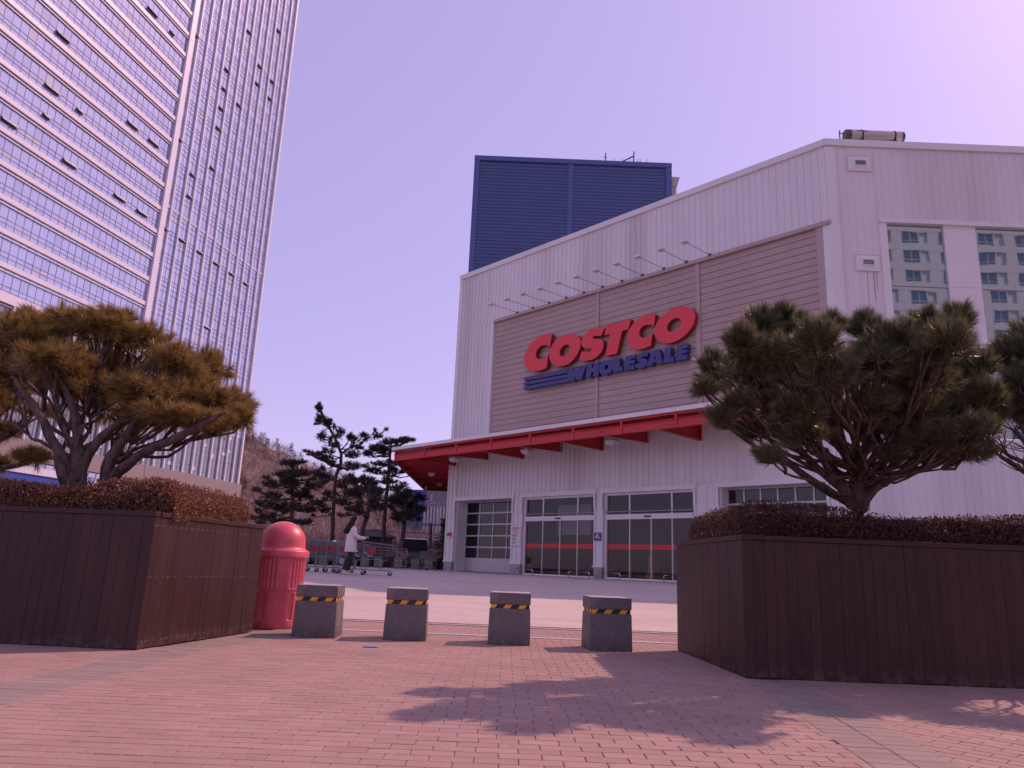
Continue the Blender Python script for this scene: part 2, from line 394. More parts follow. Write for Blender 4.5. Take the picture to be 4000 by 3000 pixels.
lay('brick_pavement', lambda x, y: 9.87 < y < 11.15 and -8 < x < 8, (-8, 9.875), .0, .2, .1, ((0, 16), (0, 1.3)), 'red_brick', 'narrow strip of red brick along the forecourt edge', z=.004)
lay('brick_pavement', lambda x, y: y < 7.3 and -7.5 < x < bandL(y)[0] + .09, (-7.5, 2.2), .02, .2, .1, ((0, 4.6), (-.7, 5.2)), 'red_brick', 'red brick pavement beside the tall planter')
lay('brick_pavement', lambda x, y: y < 7.1 and bandR(y)[1] - .07 < x < 7, (2.0, 7.2), -PI / 4, .2, .1, ((-4, 7), (-6.5, 4)), 'red_brick', 'red brick pavement laid at a slant')
lay('grey_paver_band', lambda x, y: y < 7.02, (-3.115, 1.45), .0, .228, .115, ((0, .45), (0, 5.5)), 'grey_brick', 'pale grey paver band edging the brick', half=False, z=.0025)
lay('grey_paver_band', lambda x, y: y < 9.6, (-3.115, 7.02), -.168, .228, .115, ((0, .45), (0, 2.6)), 'grey_brick', 'pale grey paver band edging the brick', half=False, z=.0025)
lay('grey_paver_band', lambda x, y: y < 6.78, (1.505, 1.5), -.106, .222, .115, ((0, .44), (0, 5.3)), 'grey_brick', 'pale grey paver band slanting to the planter corner', half=False, z=.0025)
# small blue marker plate
b = MB(); p = at(800, 1406, 8.0); b.box(-.07, .07, -.045, .045, 0, .008); o = b.build('marker_plate', mat('blue_enamel', (.1, .16, .42), .4, dirt=(.4, .4, .45), dscale=20), bevel=.003)
o.location = (p.x, p.y, .003); o.rotation_euler = (0, 0, .2); tag(o, 'small blue marker plate set flat in the brick before the stone bollards', 'plate')

# ------------------------------------------------------------------ store
SR = math.atan2(-.726, .6875)
SO = Vector((.99, 37.35, .5))
SM = Matrix.Translation(SO) @ Matrix.Rotation(SR, 4, 'Z')
store = thing('warehouse_store', 'big warehouse store with white ribbed siding, beige sign panel and red canopy', 'store', SO, SR)
ANG = math.atan2(.726, .6875)
MR = Matrix.Translation((15.55, 0, 0)) @ Matrix.Rotation(ANG, 4, 'Z')
SMi = SM.inverted()
_lc = SM @ Vector((-6.1, 0, 0))
ML = SMi @ Matrix.Translation((_lc.x, _lc.y + 40, .5)) @ Matrix.Rotation(-PI / 2, 4, 'Z')   # x runs back to front, y into the building
def sp(T=None): return MB(T)
b = sp(); b.corr(-6.08, 15.5, 13.46, 16.6); b.corr(-5.9, -3.07, 6.95, 13.46); b.corr(-5.52, 15.55, 3.88, 6.95, pitch=.3)
b.T = MR; b.corr(.35, 30, 13.62, 16.6, pitch=.272); b.corr(.35, 1.84, .5, 13.62, pitch=.272); b.corr(1.84, 30, .5, 5.3, pitch=.272, rib=.09, dep=.05)
b.T = ML; b.corr(0, 39.9, .5, 16.6)
b.build('siding', 'white_metal', store)
b = sp(); b.poly([(-6.1, .1, 16.35), (15.55, .1, 16.35)] + [tuple(MR @ Vector((30, .1, 16.35)))] + [tuple(ML @ Vector((0, 30, 16.35))), tuple(ML @ Vector((0, .1, 16.35)))]); b.build('roof', 'deck', store)
b = sp(); b.box(-6.16, 15.56, -.09, .34, 16.6, 16.87); b.T = MR; b.box(-.04, 30, -.092, .34, 16.598, 16.873); b.T = ML; b.box(0, 39.95, -.09, .34, 16.602, 16.868)
b.build('parapet_cap', 'white_trim', store)
for T_, q in ((None, (-6.16, -5.9, -.06, .2, 6.95, 16.6)), (None, (-3.09, -2.99, -.1, .06, 6.95, 13.46)), (None, (15.3, 15.62, -.05, .1, .5, 13.3)), (MR, (-.03, .35, -.055, .15, .5, 16.55))):
    b = sp(T_); b.box(*q); b.build('corner_trim', 'white_trim', store)
b = sp()
for x0, x1 in ((-2.98, 4.2), (4.4, 9.72), (9.92, 15.02)): b.laps(x0, x1, 6.95, 13.32, y=.05)
b.build('sign_panel', 'beige', store)
b = sp()
for xc in (4.3, 9.82): b.box(xc - .1, xc + .1, -.035, .06, 6.95, 13.3)
b.box(15.02, 15.3, -.05, .06, 6.95, 13.3); b.box(-2.99, 15.62, -.12, .1, 13.3, 13.46); b.build('panel_frame', 'beige_trim', store)
# plinth and pillars between the doors
b = sp()
for x0, x1 in ((-6.2, -5.48), (-1.03, -.28), (4.28, 4.8), (9.46, 10.6), (14.86, 15.6)): b.box(x0 + .04, x1 - .04, -.06, .8, 0, .5)
b.T = MR; b.box(.0, 30, -.03, .3, 0, .5); b.T = ML; b.box(0, 39.9, -.05, .3, 0, .5); b.build('plinth', 'concrete_wall', store)
for x0, x1, top in ((-6.2, -5.46, 6.95), (-1.03, -.28, 3.9), (4.28, 4.8, 3.9), (9.46, 10.6, 3.9), (14.86, 15.3, 3.9)):
    w_ = x1 - x0; b = sp()
    b.box(x0, x1, .0, .1, .5, top); b.box(x0, x0 + .1, -.05, .0, .5, top); b.box(x1 - .1, x1, -.05, .0, .5, top); b.box(x0 + .1, x1 - .1, -.05, .0, .5, .68)
    if w_ > .6: b.box(x0 + w_ / 2 - .03, x0 + w_ / 2 + .03, -.04, .0, .68, top)
    b.box(x0 - .05, x1 + .05, -.075, .0, .47, .52)
    b.build('pillar_cladding', 'white_metal', store)
b = sp()
for x0, x1 in ((-5.46, -1.03), (-.28, 4.28), (4.8, 9.46), (10.6, 14.86)):
    b.box(x0 - .14, x1 + .14, -.09, .1, 3.68, 3.88); b.box(x0, x1, .1, .8, 3.68, 3.72)
    b.box(x0 - .1, x0, -.085, .0, 3.0, 3.68); b.box(x1, x1 + .1, -.085, .0, 3.0, 3.68)
b.box(-5.46, -5.42, .1, .8, 0, 3.68); b.box(-1.07, -1.03, .1, .8, 0, 3.68); b.box(10.6, 10.64, .1, .8, 0, 3.68); b.box(14.82, 14.86, .1, .8, 0, 3.68)
b.build('door_surround', 'white_trim', store)
def roller_door(x0, x1, y, cols, rows):
    d = MB(); h0, h1 = .69, 3.66; cw = (x1 - x0) / cols; rh = (h1 - h0) / rows
    d.box(x0, x1, y - .02, y + .03, .02, h0)
    for i in range(cols + 1): d.box(x0 + i * cw - .03, x0 + i * cw + .03, y - .03, y + .03, h0, h1)
    for j in range(rows + 1): d.box(x0, x1, y - .025, y + .025, h0 + j * rh - .035, h0 + j * rh + .035)
    for i in range(1, cols): d.box(x0 + i * cw - .008, x0 + i * cw + .008, y - .026, y, .04, h0 - .04)
    r = d.build('roller_door', 'alu', store)
    for i in range(cols):
        for j in range(rows):
            g = MB(); a = random.uniform(-.006, .006); yy = y + .005
            g.poly([(x0 + i * cw + .03, yy - a, h0 + j * rh + .035), (x0 + (i + 1) * cw - .03, yy + a, h0 + j * rh + .035), (x0 + (i + 1) * cw - .03, yy + a * .5, h0 + (j + 1) * rh - .035), (x0 + i * cw + .03, yy - a * 1.5, h0 + (j + 1) * rh - .035)])
            g.build('pane', 'roller_glass', r)
    return r
roller_door(-5.4, -1.09, .78, 4, 5); roller_door(10.64, 14.82, .6, 6, 5)
def sliding_door(x0, x1, ms, tm):
    y = .16; d = MB()
    d.box(x0, x0 + .1, y - .06, y + .08, 0, 3.68); d.box(x1 - .1, x1, y - .06, y + .08, 0, 3.68); d.box(x0 + .1, x1 - .1, y - .06, y + .08, 3.58, 3.68)
    d.box(x0 + .1, x1 - .1, y - .1, y + .1, 2.53, 2.75); d.box(x0 + .1, x1 - .1, y - .05, y + .05, 0.0, .07)
    for m in tm: d.box(m - .035, m + .035, y - .05, y + .04, 2.75, 3.58)
    r = d.build('sliding_door', 'white_trim', store)
    q = MB()
    for m in ms: q.box(m - .022, m - .003, y - .04, y + .03, .07, 2.53); q.box(m + .003, m + .022, y - .02, y + .05, .07, 2.53)
    q.tube([(x0 + .05, y - .12, 2.86), (x1 - .05, y - .12, 2.86)], .028, 8); q.build('door_stile', 'steel', r)
    s_ = MB(); xm = (x0 + x1) / 2; s_.box(xm - .17, xm + .17, y - .13, y - .1, 2.61, 2.67); s_.build('door_sensor', 'black', r)
    ed = [x0 + .1] + list(ms) + [x1 - .1]
    for a, c_ in zip(ed[:-1], ed[1:]):
        g = MB(); k = random.uniform(-.004, .004); g.poly([(a + .02, y + k, .07), (c_ - .02, y - k, .07), (c_ - .02, y - k, 2.53), (a + .02, y + k, 2.53)]); g.build('pane', 'door_glass', r)
        t = MB(); t.box(a + .022, c_ - .022, y - .008, y - .005, 1.27, 1.47); t.build('red_stripe', 'red_plastic', r)
    ed = [x0 + .1] + list(tm) + [x1 - .1]
    for a, c_ in zip(ed[:-1], ed[1:]):
        g = MB(); k = random.uniform(-.004, .004); g.poly([(a + .03, y + k, 2.75), (c_ - .03, y - k, 2.75), (c_ - .03, y - k, 3.58), (a + .03, y + k, 3.58)]); g.build('pane', 'door_glass', r)
sliding_door(-.28, 4.28, (.98, 2.1, 3.18), (.98, 3.18)); sliding_door(4.8, 9.46, (6.15, 7.27, 8.32), (6.15, 8.32))
# entrance hall behind the glass
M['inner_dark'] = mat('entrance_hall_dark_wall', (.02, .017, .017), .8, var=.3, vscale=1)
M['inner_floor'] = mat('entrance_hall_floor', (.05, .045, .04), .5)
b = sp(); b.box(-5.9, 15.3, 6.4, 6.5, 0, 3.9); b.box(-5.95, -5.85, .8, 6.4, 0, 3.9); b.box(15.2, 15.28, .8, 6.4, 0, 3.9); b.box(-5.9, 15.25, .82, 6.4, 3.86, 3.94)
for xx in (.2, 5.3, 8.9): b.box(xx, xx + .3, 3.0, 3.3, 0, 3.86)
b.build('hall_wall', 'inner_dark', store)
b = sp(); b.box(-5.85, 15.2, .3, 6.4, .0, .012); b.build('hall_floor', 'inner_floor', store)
def stobj(name, label, cat, m, boxes, group=None):
    b = MB()
    for q in boxes: b.box(*q)
    o = b.build(name, m, bevel=.01); o.matrix_world = SM; return tag(o, label, cat, group)
M['orange'] = mat('orange_board', (.75, .3, .05), .6); M['green'] = mat('green_board', (.08, .42, .28), .6); M['pale_blue'] = mat('pale_blue_banner', (.62, .66, .78), .6)
stobj('hanging_banner', 'pale blue banner hanging inside the first glass door', 'banner', 'pale_blue', [(.75, 2.9, 1.4, 1.43, 1.95, 3.4)])
stobj('display_stand', 'orange cardboard stand behind the second glass door', 'stand', 'orange', [(6.3, 6.62, 1.2, 1.6, .3, 1.02), (6.24, 6.68, 1.15, 1.65, 0, .3)])
stobj('counter', 'green counter inside the second glass door', 'counter', 'green', [(6.95, 9.0, 2.0, 2.6, .85, .95), (7.0, 7.4, 2.05, 2.55, 0, .85), (8.5, 8.95, 2.05, 2.55, 0, .85)])
stobj('carton_stack', 'orange brown cartons behind the roller door panes', 'cartons', 'orange', [(-2.6, -2.1, 1.6, 2.1, 0, .55), (-2.58, -2.12, 1.62, 2.08, .555, 1.15), (-2.55, -2.15, 1.65, 2.05, 1.155, 1.62), (-2.0, -1.6, 1.6, 2.0, 0, 1.3)])
# store windows in the long wall
W0 = 2.12; b = sp(MR)
b.box(1.84, 30, -.12, .04, 13.45, 13.62); b.box(1.84, W0, -.05, .1, 5.3, 13.45); b.box(1.84, 30, -.08, .1, 5.2, 5.36)
for i in range(8):
    x0 = W0 + i * 3.35; b.box(x0 + 2.16, x0 + 3.35, .0, .1, 5.36, 13.45)
    for hz in (11.02, 8.6, 6.2): b.box(x0 + 2.2, x0 + 3.31, -.012, .0, hz - .012, hz + .012)
b.build('window_surround', 'white_trim', store)
for i in range(8):
    x0 = W0 + i * 3.35; fr = MB(MR); x1 = x0 + 2.16
    hs = [5.36, 6.2, 8.6, 11.02, 13.45]
    for hz in hs[1:-1]: fr.box(x0 + .04, x1 - .04, .02, .08, hz - .04, hz + .04)
    fr.box(x0, x0 + .04, .02, .08, 5.36, 13.45); fr.box(x1 - .04, x1, .02, .08, 5.36, 13.45); fr.box(x0 + .04, x1 - .04, .02, .08, 13.41, 13.45)
    wn = fr.build('window', 'alu', store)
    for h0, h1 in zip(hs[:-1], hs[1:]):
        g = MB(MR); k1, k2 = random.uniform(-.006, .006), random.uniform(-.006, .006)
        g.poly([(x0 + .04, .06 + k1, h0 + .04), (x1 - .04, .06 - k1, h0 + .04), (x1 - .04, .06 - k1 + k2, h1 - .04), (x0 + .04, .06 + k1 + k2, h1 - .04)]); g.build('pane', 'store_window', wn)
for (tx, hz) in ((.85, 15.58), (.87, 11.5)):
    b = MB(MR); X0, X1, Z0, Z1 = tx, tx + .86, hz, hz + .62; x0, x1, z0, z1 = X0 + .22, X1 - .2, Z0 + .19, Z1 - .19
    o4 = [(X0, -.05, Z0), (X1, -.05, Z0), (X1, -.05, Z1), (X0, -.05, Z1)]; i4 = [(x0, -.09, z0), (x1, -.09, z0), (x1, -.09, z1), (x0, -.09, z1)]
    for k in range(4): b.poly([o4[k], o4[(k + 1) % 4], i4[(k + 1) % 4], i4[k]])
    b.box(X0, X1, -.05, .02, Z0, Z1); b.box(X0 - .02, X1 + .02, -.075, .02, Z1, Z1 + .02); b.box(X0 - .02, X1 + .02, -.075, .02, Z0 - .02, Z0); b.box(X0 - .02, X0, -.073, .02, Z0, Z1); b.box(X1, X1 + .02, -.073, .02, Z0, Z1)
    b.box(x0 - .02, x0 + .02, -.115, -.08, z0, z1); b.box(x1 - .02, x1 + .02, -.115, -.08, z0, z1); b.box(x0 + .02, x1 - .02, -.115, -.08, z1 - .02, z1 + .02); b.box(x0 + .02, x1 - .02, -.115, -.08, z0 - .02, z0 + .02)
    v = b.build('vent', 'white_trim', store)
    g = MB(MR); g.poly([(x0, -.093, z0), (x1, -.093, z0), (x1, -.093, z1), (x0, -.093, z1)], 1)
    for k in range(4):
        zz = z0 + .03 + k * (z1 - z0 - .03) / 4; g.hull8([(x0 + .02, -.112, zz), (x1 - .02, -.112, zz), (x1 - .02, -.095, zz + .03), (x0 + .02, -.095, zz + .03)], [(x0 + .02, -.11, zz + .008), (x1 - .02, -.11, zz + .008), (x1 - .02, -.0935, zz + .038), (x0 + .02, -.0935, zz + .038)])
    g.build('vent_grille', ['alu', 'black'], v)
# dark run-off streaks below the lower vent are thin grime on the siding
M['grime'] = mat('rust_grime', (.52, .45, .45), .8, var=.3, vscale=4, stretch=(6, 6, .4))
b = MB(MR)
for k, (x, l) in enumerate(((1.02, 1.0), (1.27, 1.7), (1.5, 1.2), (1.62, .7))): b.hull8([(x, -.012, 11.48 - l), (x + .02, -.012, 11.48 - l), (x + .02, -.006, 11.48 - l), (x, -.006, 11.48 - l)], [(x - .012, -.012, 11.48), (x + .034, -.012, 11.48), (x + .034, -.006, 11.48), (x - .012, -.006, 11.48)])
b.build('grime_streak', 'grime', store)
b = sp(); b.tube([(15.25, -.14, 0.0), (15.25, -.14, 5.6)], .06, 10); b.build('downpipe', 'white_trim', store)
# canopy
can = MB()
def wl(x, y, h): v = SMi @ Vector((x, y, .5)); return (v.x, v.y, h)
lcx, lcy = _lc.x, _lc.y
Lf = wl(lcx - 3.0, lcy - 1.19, 6.22); Lb = wl(lcx - 3.0, lcy + 15.4, 6.22)
dk = [(-6.1, 0, 6.92), (-7.3, -3.0, 6.22), (13.4, -3.0, 6.22), (13.4, 0, 6.92)]
dl = [wl(lcx, lcy, 6.92), wl(lcx, lcy + 15.4, 6.92), Lb, (-7.3, -3.0, 6.22)]
up = lambda q, t=.06: [(x, y, z + t) for x, y, z in q]
can.hull8(dk, up(dk)); can.hull8(dl, up(dl))
for k in range(70):
    s = -5.8 + k * .27
    if s < 13.2: can.box(s, s + .1, -2.9, -.02, 6.19, 6.2, R=Matrix.Translation((0, 0, 0)) @ Matrix(((1, 0, 0, 0), (0, 1, 0, 0), (0, .2333, 1, .715), (0, 0, 0, 1))))
canopy = can.build('canopy', 'deck', store)
b = sp(); b.box(-7.38, 13.45, -3.1, -2.98, 6.2, 6.36); q0, q1 = Vector(Lf), Vector(Lb)
Tl = SMi @ Matrix.Translation((lcx - 3.0, lcy - 1.1, .5)) @ Matrix.Rotation(PI / 2, 4, 'Z')   # x runs away along the side edge
b.T = Tl; b.box(0.02, 16.5, -.02, .1, 6.204, 6.355); b.build('canopy_edge', 'white_trim', canopy)
b = sp(); b.box(-7.3, 13.4, -2.98, -2.9, 6.12, 6.2); b.box(-7.25, 13.4, -2.97, -2.93, 5.66, 5.93); b.box(-7.27, 13.4, -3.03, -2.87, 5.62, 5.66); b.box(-7.27, 13.4, -3.03, -2.87, 5.93, 5.955)
s = -7.2
while s < 13.4: b.box(s - .05, s + .05, -3.0, -2.935, 5.665, 6.12); s += 1.275 * 2
b.T = Tl; b.box(0, 16.4, -.1, -.02, 6.073, 6.197); b.box(0, 16.4, -.07, -.03, 5.663, 5.977); b.box(0, 16.4, -.13, .03, 5.622, 5.658); b.box(0, 16.4, -.13, .03, 5.98, 6.012)
b.build('fascia_beam', 'red_paint', canopy)
def bracket(T, x, big):
    q = MB(T); h = 5.66 if big else 5.8; t = .02
    for xa, xb, zo in ((x - t, x + t, 0),):
        q.hull8([(xa, -2.9, 5.66), (xb, -2.9, 5.66), (xb, -.02, h), (xa, -.02, h)], [(xa, -2.9, 5.97), (xb, -2.9, 5.97), (xb, -.02, 6.6), (xa, -.02, 6.6)])
    w_ = .09
    q.hull8([(x - w_, -2.9, 5.63), (x + w_, -2.9, 5.63), (x + w_, -.02, h - .03), (x - w_, -.02, h - .03)], [(x - w_, -2.9, 5.658), (x + w_, -2.9, 5.658), (x + w_, -.02, h), (x - w_, -.02, h)])
    q.box(x - .12, x + .12, -.02, -.001, h - .05, 6.6)
    q.build('canopy_beam', 'red_paint', canopy)
for k, s in enumerate((-5.75, -3.1, -.45, 2.1, 4.65, 7.15, 9.75, 12.3)): bracket(None, s, k % 2 == 0)
MLo = SMi @ Matrix.Translation((lcx, lcy, .5)) @ Matrix.Rotation(-PI / 2, 4, 'Z')   # wall line, x negative runs away
for k in range(6): bracket(MLo, -.6 - k * 2.9, True)
b = sp(); b.box(-6.0, 13.3, -1.55, -1.43, 6.28, 6.5); b.T = MLo; b.box(-15.3, 0, -1.55, -1.43, 6.28, 6.5); b.build('canopy_purlin', 'red_paint', canopy)
lampspots = [(None, -4.1, -1.4, 'left of the roller door'), (None, 1.2, -1.35, 'over the first sliding door'), (None, 6.3, -1.35, 'over the second sliding door'), ('L', -4.6, -1.5, 'nearer under the side eave'), ('L', -10.4, -1.5, 'farther under the side eave')]
lab = {0: 'canopy lamp under the red canopy above the roller door', 1: 'canopy lamp under the red canopy over the first sliding door', 2: 'canopy lamp under the red canopy over the second sliding door', 3: 'canopy lamp under the side eave nearer the store corner', 4: 'canopy lamp at the far end of the side eave'}
for k, (wh, s, d, _) in enumerate(lampspots):
    b = MB(); b.box(-.24, .24, -.2, .2, .0, .07, 1); b.hull8([(-.17, -.13, -.17), (.17, -.13, -.17), (.17, .13, -.17), (-.17, .13, -.17)], [(-.25, -.2, 0), (.25, -.2, 0), (.25, .2, 0), (-.25, .2, 0)], 0); b.tube([(0, 0, .07), (0, 0, .85)], .02, 6, 1)
    o = b.build('canopy_lamp', ['white_plastic', 'galv'])
    Tm = SM @ (MLo if wh else Matrix.Identity(4)) @ Matrix.Translation((s, d, 5.72)); o.matrix_world = Tm
    tag(o, lab[k], 'lamp', 'square lamps under the red canopy')
# sign letters
LETTERS={
 'C1':([(1.6,11.7),(1.38,11.75),(1.1,11.77),(0.78,11.72),(0.46,11.63),(0.17,11.5),(-0.06,11.3),(-0.21,11.1),(-0.3,10.89),(-0.33,10.68),(-0.28,10.47),(-0.16,10.28),(0.04,10.11),(0.33,9.99),(0.59,9.94),(0.88,9.94),(1.14,9.97),(1.3,10.02),(1.4,10.69),(1.26,10.6),(1.09,10.53),(0.86,10.52),(0.68,10.57),(0.56,10.69),(0.51,10.84),(0.55,10.99),(0.66,11.12),(0.86,11.21),(1.09,11.22),(1.29,11.16),(1.49,11.05)],[0,17,18,30]),
 'O2':([(2.92,11.43),(3.19,11.34),(3.38,11.19),(3.49,11.0),(3.51,10.76),(3.43,10.53),(3.27,10.31),(3.07,10.13),(2.8,9.98),(2.51,9.92),(2.18,9.93),(1.87,10.02),(1.64,10.18),(1.51,10.36),(1.46,10.59),(1.48,10.82),(1.58,11.04),(1.77,11.24),(2.05,11.39),(2.41,11.47),(2.68,11.47)],[]),
 'O2i':([(2.61,10.96),(2.75,10.91),(2.82,10.79),(2.81,10.64),(2.72,10.51),(2.57,10.42),(2.41,10.4),(2.27,10.44),(2.17,10.54),(2.16,10.68),(2.22,10.81),(2.34,10.92),(2.48,10.96)],[]),
 'S3':([(4.98,11.33),(4.77,11.41),(4.57,11.45),(4.31,11.46),(4.06,11.4),(3.83,11.29),(3.65,11.15),(3.56,11.0),(3.55,10.84),(3.61,10.69),(3.73,10.59),(3.87,10.53),(4.05,10.49),(4.19,10.46),(4.2,10.41),(4.13,10.34),(3.98,10.33),(3.8,10.38),(3.57,10.44),(3.43,10.08),(3.62,9.98),(3.88,9.93),(4.19,9.92),(4.47,9.99),(4.69,10.11),(4.85,10.29),(4.91,10.5),(4.89,10.67),(4.81,10.79),(4.68,10.84),(4.5,10.89),(4.32,10.93),(4.26,10.96),(4.28,11.02),(4.4,11.05),(4.58,11.02),(4.77,10.97)],[0,18,19,36]),
 'T4':([(5.08,11.45),(6.5,11.42),(6.33,10.97),(5.99,10.97),(5.69,9.95),(5.02,9.96),(5.29,10.97),(4.96,10.97)],1),
 'C5':([(7.82,11.38),(7.6,11.43),(7.4,11.45),(7.15,11.41),(6.9,11.34),(6.67,11.23),(6.49,11.07),(6.35,10.91),(6.28,10.72),(6.27,10.55),(6.31,10.36),(6.42,10.19),(6.58,10.05),(6.81,9.95),(7.04,9.92),(7.29,9.93),(7.49,9.97),(7.57,9.99),(7.67,10.51),(7.53,10.46),(7.38,10.41),(7.22,10.4),(7.09,10.45),(6.99,10.54),(6.96,10.67),(6.98,10.8),(7.07,10.91),(7.22,10.98),(7.4,10.98),(7.58,10.93),(7.75,10.83)],[0,17,18,30]),
 'O6':([(9.22,11.42),(9.47,11.34),(9.67,11.2),(9.8,11.03),(9.84,10.84),(9.8,10.63),(9.69,10.43),(9.51,10.25),(9.28,10.09),(9.01,9.98),(8.72,9.92),(8.44,9.92),(8.19,10.01),(7.97,10.14),(7.82,10.32),(7.77,10.52),(7.78,10.71),(7.87,10.92),(8.04,11.12),(8.31,11.28),(8.63,11.4),(8.93,11.45)],[]),
 'O6i':([(8.96,10.95),(9.08,10.89),(9.13,10.81),(9.12,10.66),(9.04,10.53),(8.92,10.44),(8.75,10.4),(8.6,10.41),(8.49,10.47),(8.44,10.58),(8.45,10.71),(8.54,10.84),(8.69,10.93),(8.84,10.96)],[]),
 'b1':([(-0.27,9.73),(2.58,9.72),(2.68,9.52),(-0.25,9.56)],1),
 'b2':([(-0.27,9.5),(2.71,9.46),(2.75,9.29),(-0.25,9.33)],1),
 'b3':([(-0.28,9.27),(2.76,9.25),(2.79,9.08),(-0.26,9.1)],1),
 'W':([(2.66,9.72),(3.03,9.71),(3.05,9.52),(3.15,9.71),(3.52,9.71),(3.54,9.5),(3.6,9.71),(3.89,9.71),(3.59,9.06),(3.24,9.1),(3.22,9.31),(3.12,9.05),(2.8,9.09)],1),
 'H':([(3.94,9.73),(4.27,9.73),(4.21,9.52),(4.32,9.51),(4.37,9.74),(4.69,9.73),(4.61,9.08),(4.3,9.1),(4.33,9.32),(4.21,9.32),(4.16,9.07),(3.85,9.1)],1),
 'Ow':([(5.19,9.72),(5.39,9.69),(5.51,9.59),(5.52,9.42),(5.45,9.26),(5.3,9.12),(5.08,9.07),(4.87,9.1),(4.72,9.2),(4.67,9.36),(4.7,9.52),(4.81,9.66),(4.99,9.73)],[]),
 'Owi':([(5.11,9.52),(5.18,9.5),(5.21,9.42),(5.16,9.34),(5.06,9.3),(5.0,9.34),(4.99,9.43),(5.03,9.5)],[]),
 'L1':([(5.57,9.73),(5.89,9.73),(5.85,9.28),(6.04,9.29),(6.02,9.11),(5.47,9.1)],1),
 'E1':([(6.19,9.72),(6.76,9.71),(6.74,9.56),(6.48,9.56),(6.46,9.51),(6.72,9.5),(6.7,9.33),(6.42,9.33),(6.4,9.28),(6.69,9.27),(6.67,9.08),(6.12,9.08)],1),
 'Sw':([(7.43,9.7),(7.22,9.73),(7.02,9.71),(6.86,9.64),(6.8,9.54),(6.84,9.43),(6.93,9.35),(7.04,9.31),(6.99,9.27),(6.86,9.3),(6.78,9.33),(6.72,9.13),(6.9,9.06),(7.08,9.05),(7.24,9.1),(7.36,9.19),(7.4,9.3),(7.35,9.39),(7.24,9.46),(7.11,9.5),(7.08,9.54),(7.17,9.55),(7.38,9.51)],[0,10,11,22]),
 'Aw':([(7.67,9.75),(8.03,9.73),(8.18,9.09),(7.89,9.09),(7.87,9.19),(7.69,9.19),(7.63,9.08),(7.35,9.08)],1),
 'Awi':([(7.8,9.51),(7.84,9.34),(7.74,9.34)],1),
 'L2':([(8.31,9.73),(8.63,9.72),(8.59,9.29),(8.78,9.28),(8.74,9.08),(8.22,9.09)],1),
 'E2':([(8.93,9.73),(9.47,9.71),(9.44,9.54),(9.19,9.53),(9.18,9.49),(9.43,9.48),(9.4,9.33),(9.16,9.33),(9.15,9.28),(9.41,9.25),(9.38,9.06),(8.83,9.08)],1),
}
sign = thing('store_sign', 'raised red COSTCO letters over blue WHOLESALE letters with three blue bars on beige panel', 'sign', SO, SR)
for nm, hole in (('C1', None), ('O2', 'O2i'), ('S3', None), ('T4', None), ('C5', None), ('O6', 'O6i')):
    letter('letter', crom(*LETTERS[nm]), crom(*LETTERS[hole]) if hole else None, -.28, -.05, ('sign_red', 'sign_red_side'), sign)
for nm, hole in (('W', None), ('H', None), ('Ow', 'Owi'), ('L1', None), ('E1', None), ('Sw', None), ('Aw', 'Awi'), ('L2', None), ('E2', None)):
    letter('letter', crom(*LETTERS[nm]), crom(*LETTERS[hole]) if hole else None, -.28, -.05, ('sign_blue', 'sign_blue'), sign)
for nm in ('b1', 'b2', 'b3'): letter('sign_bar', crom(*LETTERS[nm]), None, -.28, -.05, ('sign_blue', 'sign_blue'), sign)
# floodlights on arms above the panel
fl0 = None
ords = ['leftmost', 'second', 'third', 'fourth', 'fifth', 'sixth', 'seventh', 'eighth', 'ninth', 'tenth', 'rightmost']
for k in range(11):
    s = -1.13 + 1.164 * k; loc = SM @ Vector((s, -.1, 13.47))
    label = f'white floodlight on thin arm above the sign panel, {ords[k]} of the eleven' + ('' if k in (0, 10) else ' from the left')
    if fl0 is None:
        fl0 = thing('floodlight', label, 'floodlight', loc, SR, 'floodlights on arms above the sign panel')
        b = MB(); b.tube([(0, 0, .0), (0, -1.75, -.05)], .011, 6); b.box(-.06, .06, -.06, .02, -.05, .05); b.build('arm', 'alu_dark', fl0)
        b = MB(); b.hull8([(-.15, -2.02, -.08), (.15, -2.02, -.08), (.15, -1.76, -.1), (-.15, -1.76, -.1)], [(-.13, -2.0, .03), (.13, -2.0, .03), (.13, -1.78, .01), (-.13, -1.78, .01)])
        b.build('lamp_head', 'white_plastic', fl0, bevel=.01)
    else: dup(fl0, loc, SR, label)
# steel guard rails at the foot of the doors
gr0 = None
for k, (s0, s1, lb) in enumerate(((-.42, .82, 'low steel guard rail at the left leaf of the first glass door'), (3.1, 4.3, 'low steel guard rail at the right leaf of the first glass door'), (4.72, 5.98, 'low steel guard rail at the left leaf of the second glass door'), (8.2, 9.46, 'low steel guard rail at the right leaf of the second glass door'))):
    b = MB(); L = s1 - s0; pts = [(0, 0, 0), (0, 0, .2)] + [(.06 - .06 * math.cos(a), 0, .2 + .06 * math.sin(a)) for a in (.5, 1.0, 1.57)] + [(L - .06 + .06 * math.sin(a), 0, .2 + .06 * math.cos(a)) for a in (0, .6, 1.1, 1.57)] + [(L, 0, 0)]
    b.tube(pts, .024, 8); o = b.build('guard_rail', 'steel', smooth=True); o.matrix_world = SM @ Matrix.Translation((s0, -.32, 0)); tag(o, lb, 'rail', 'low guard rails at the glass doors')
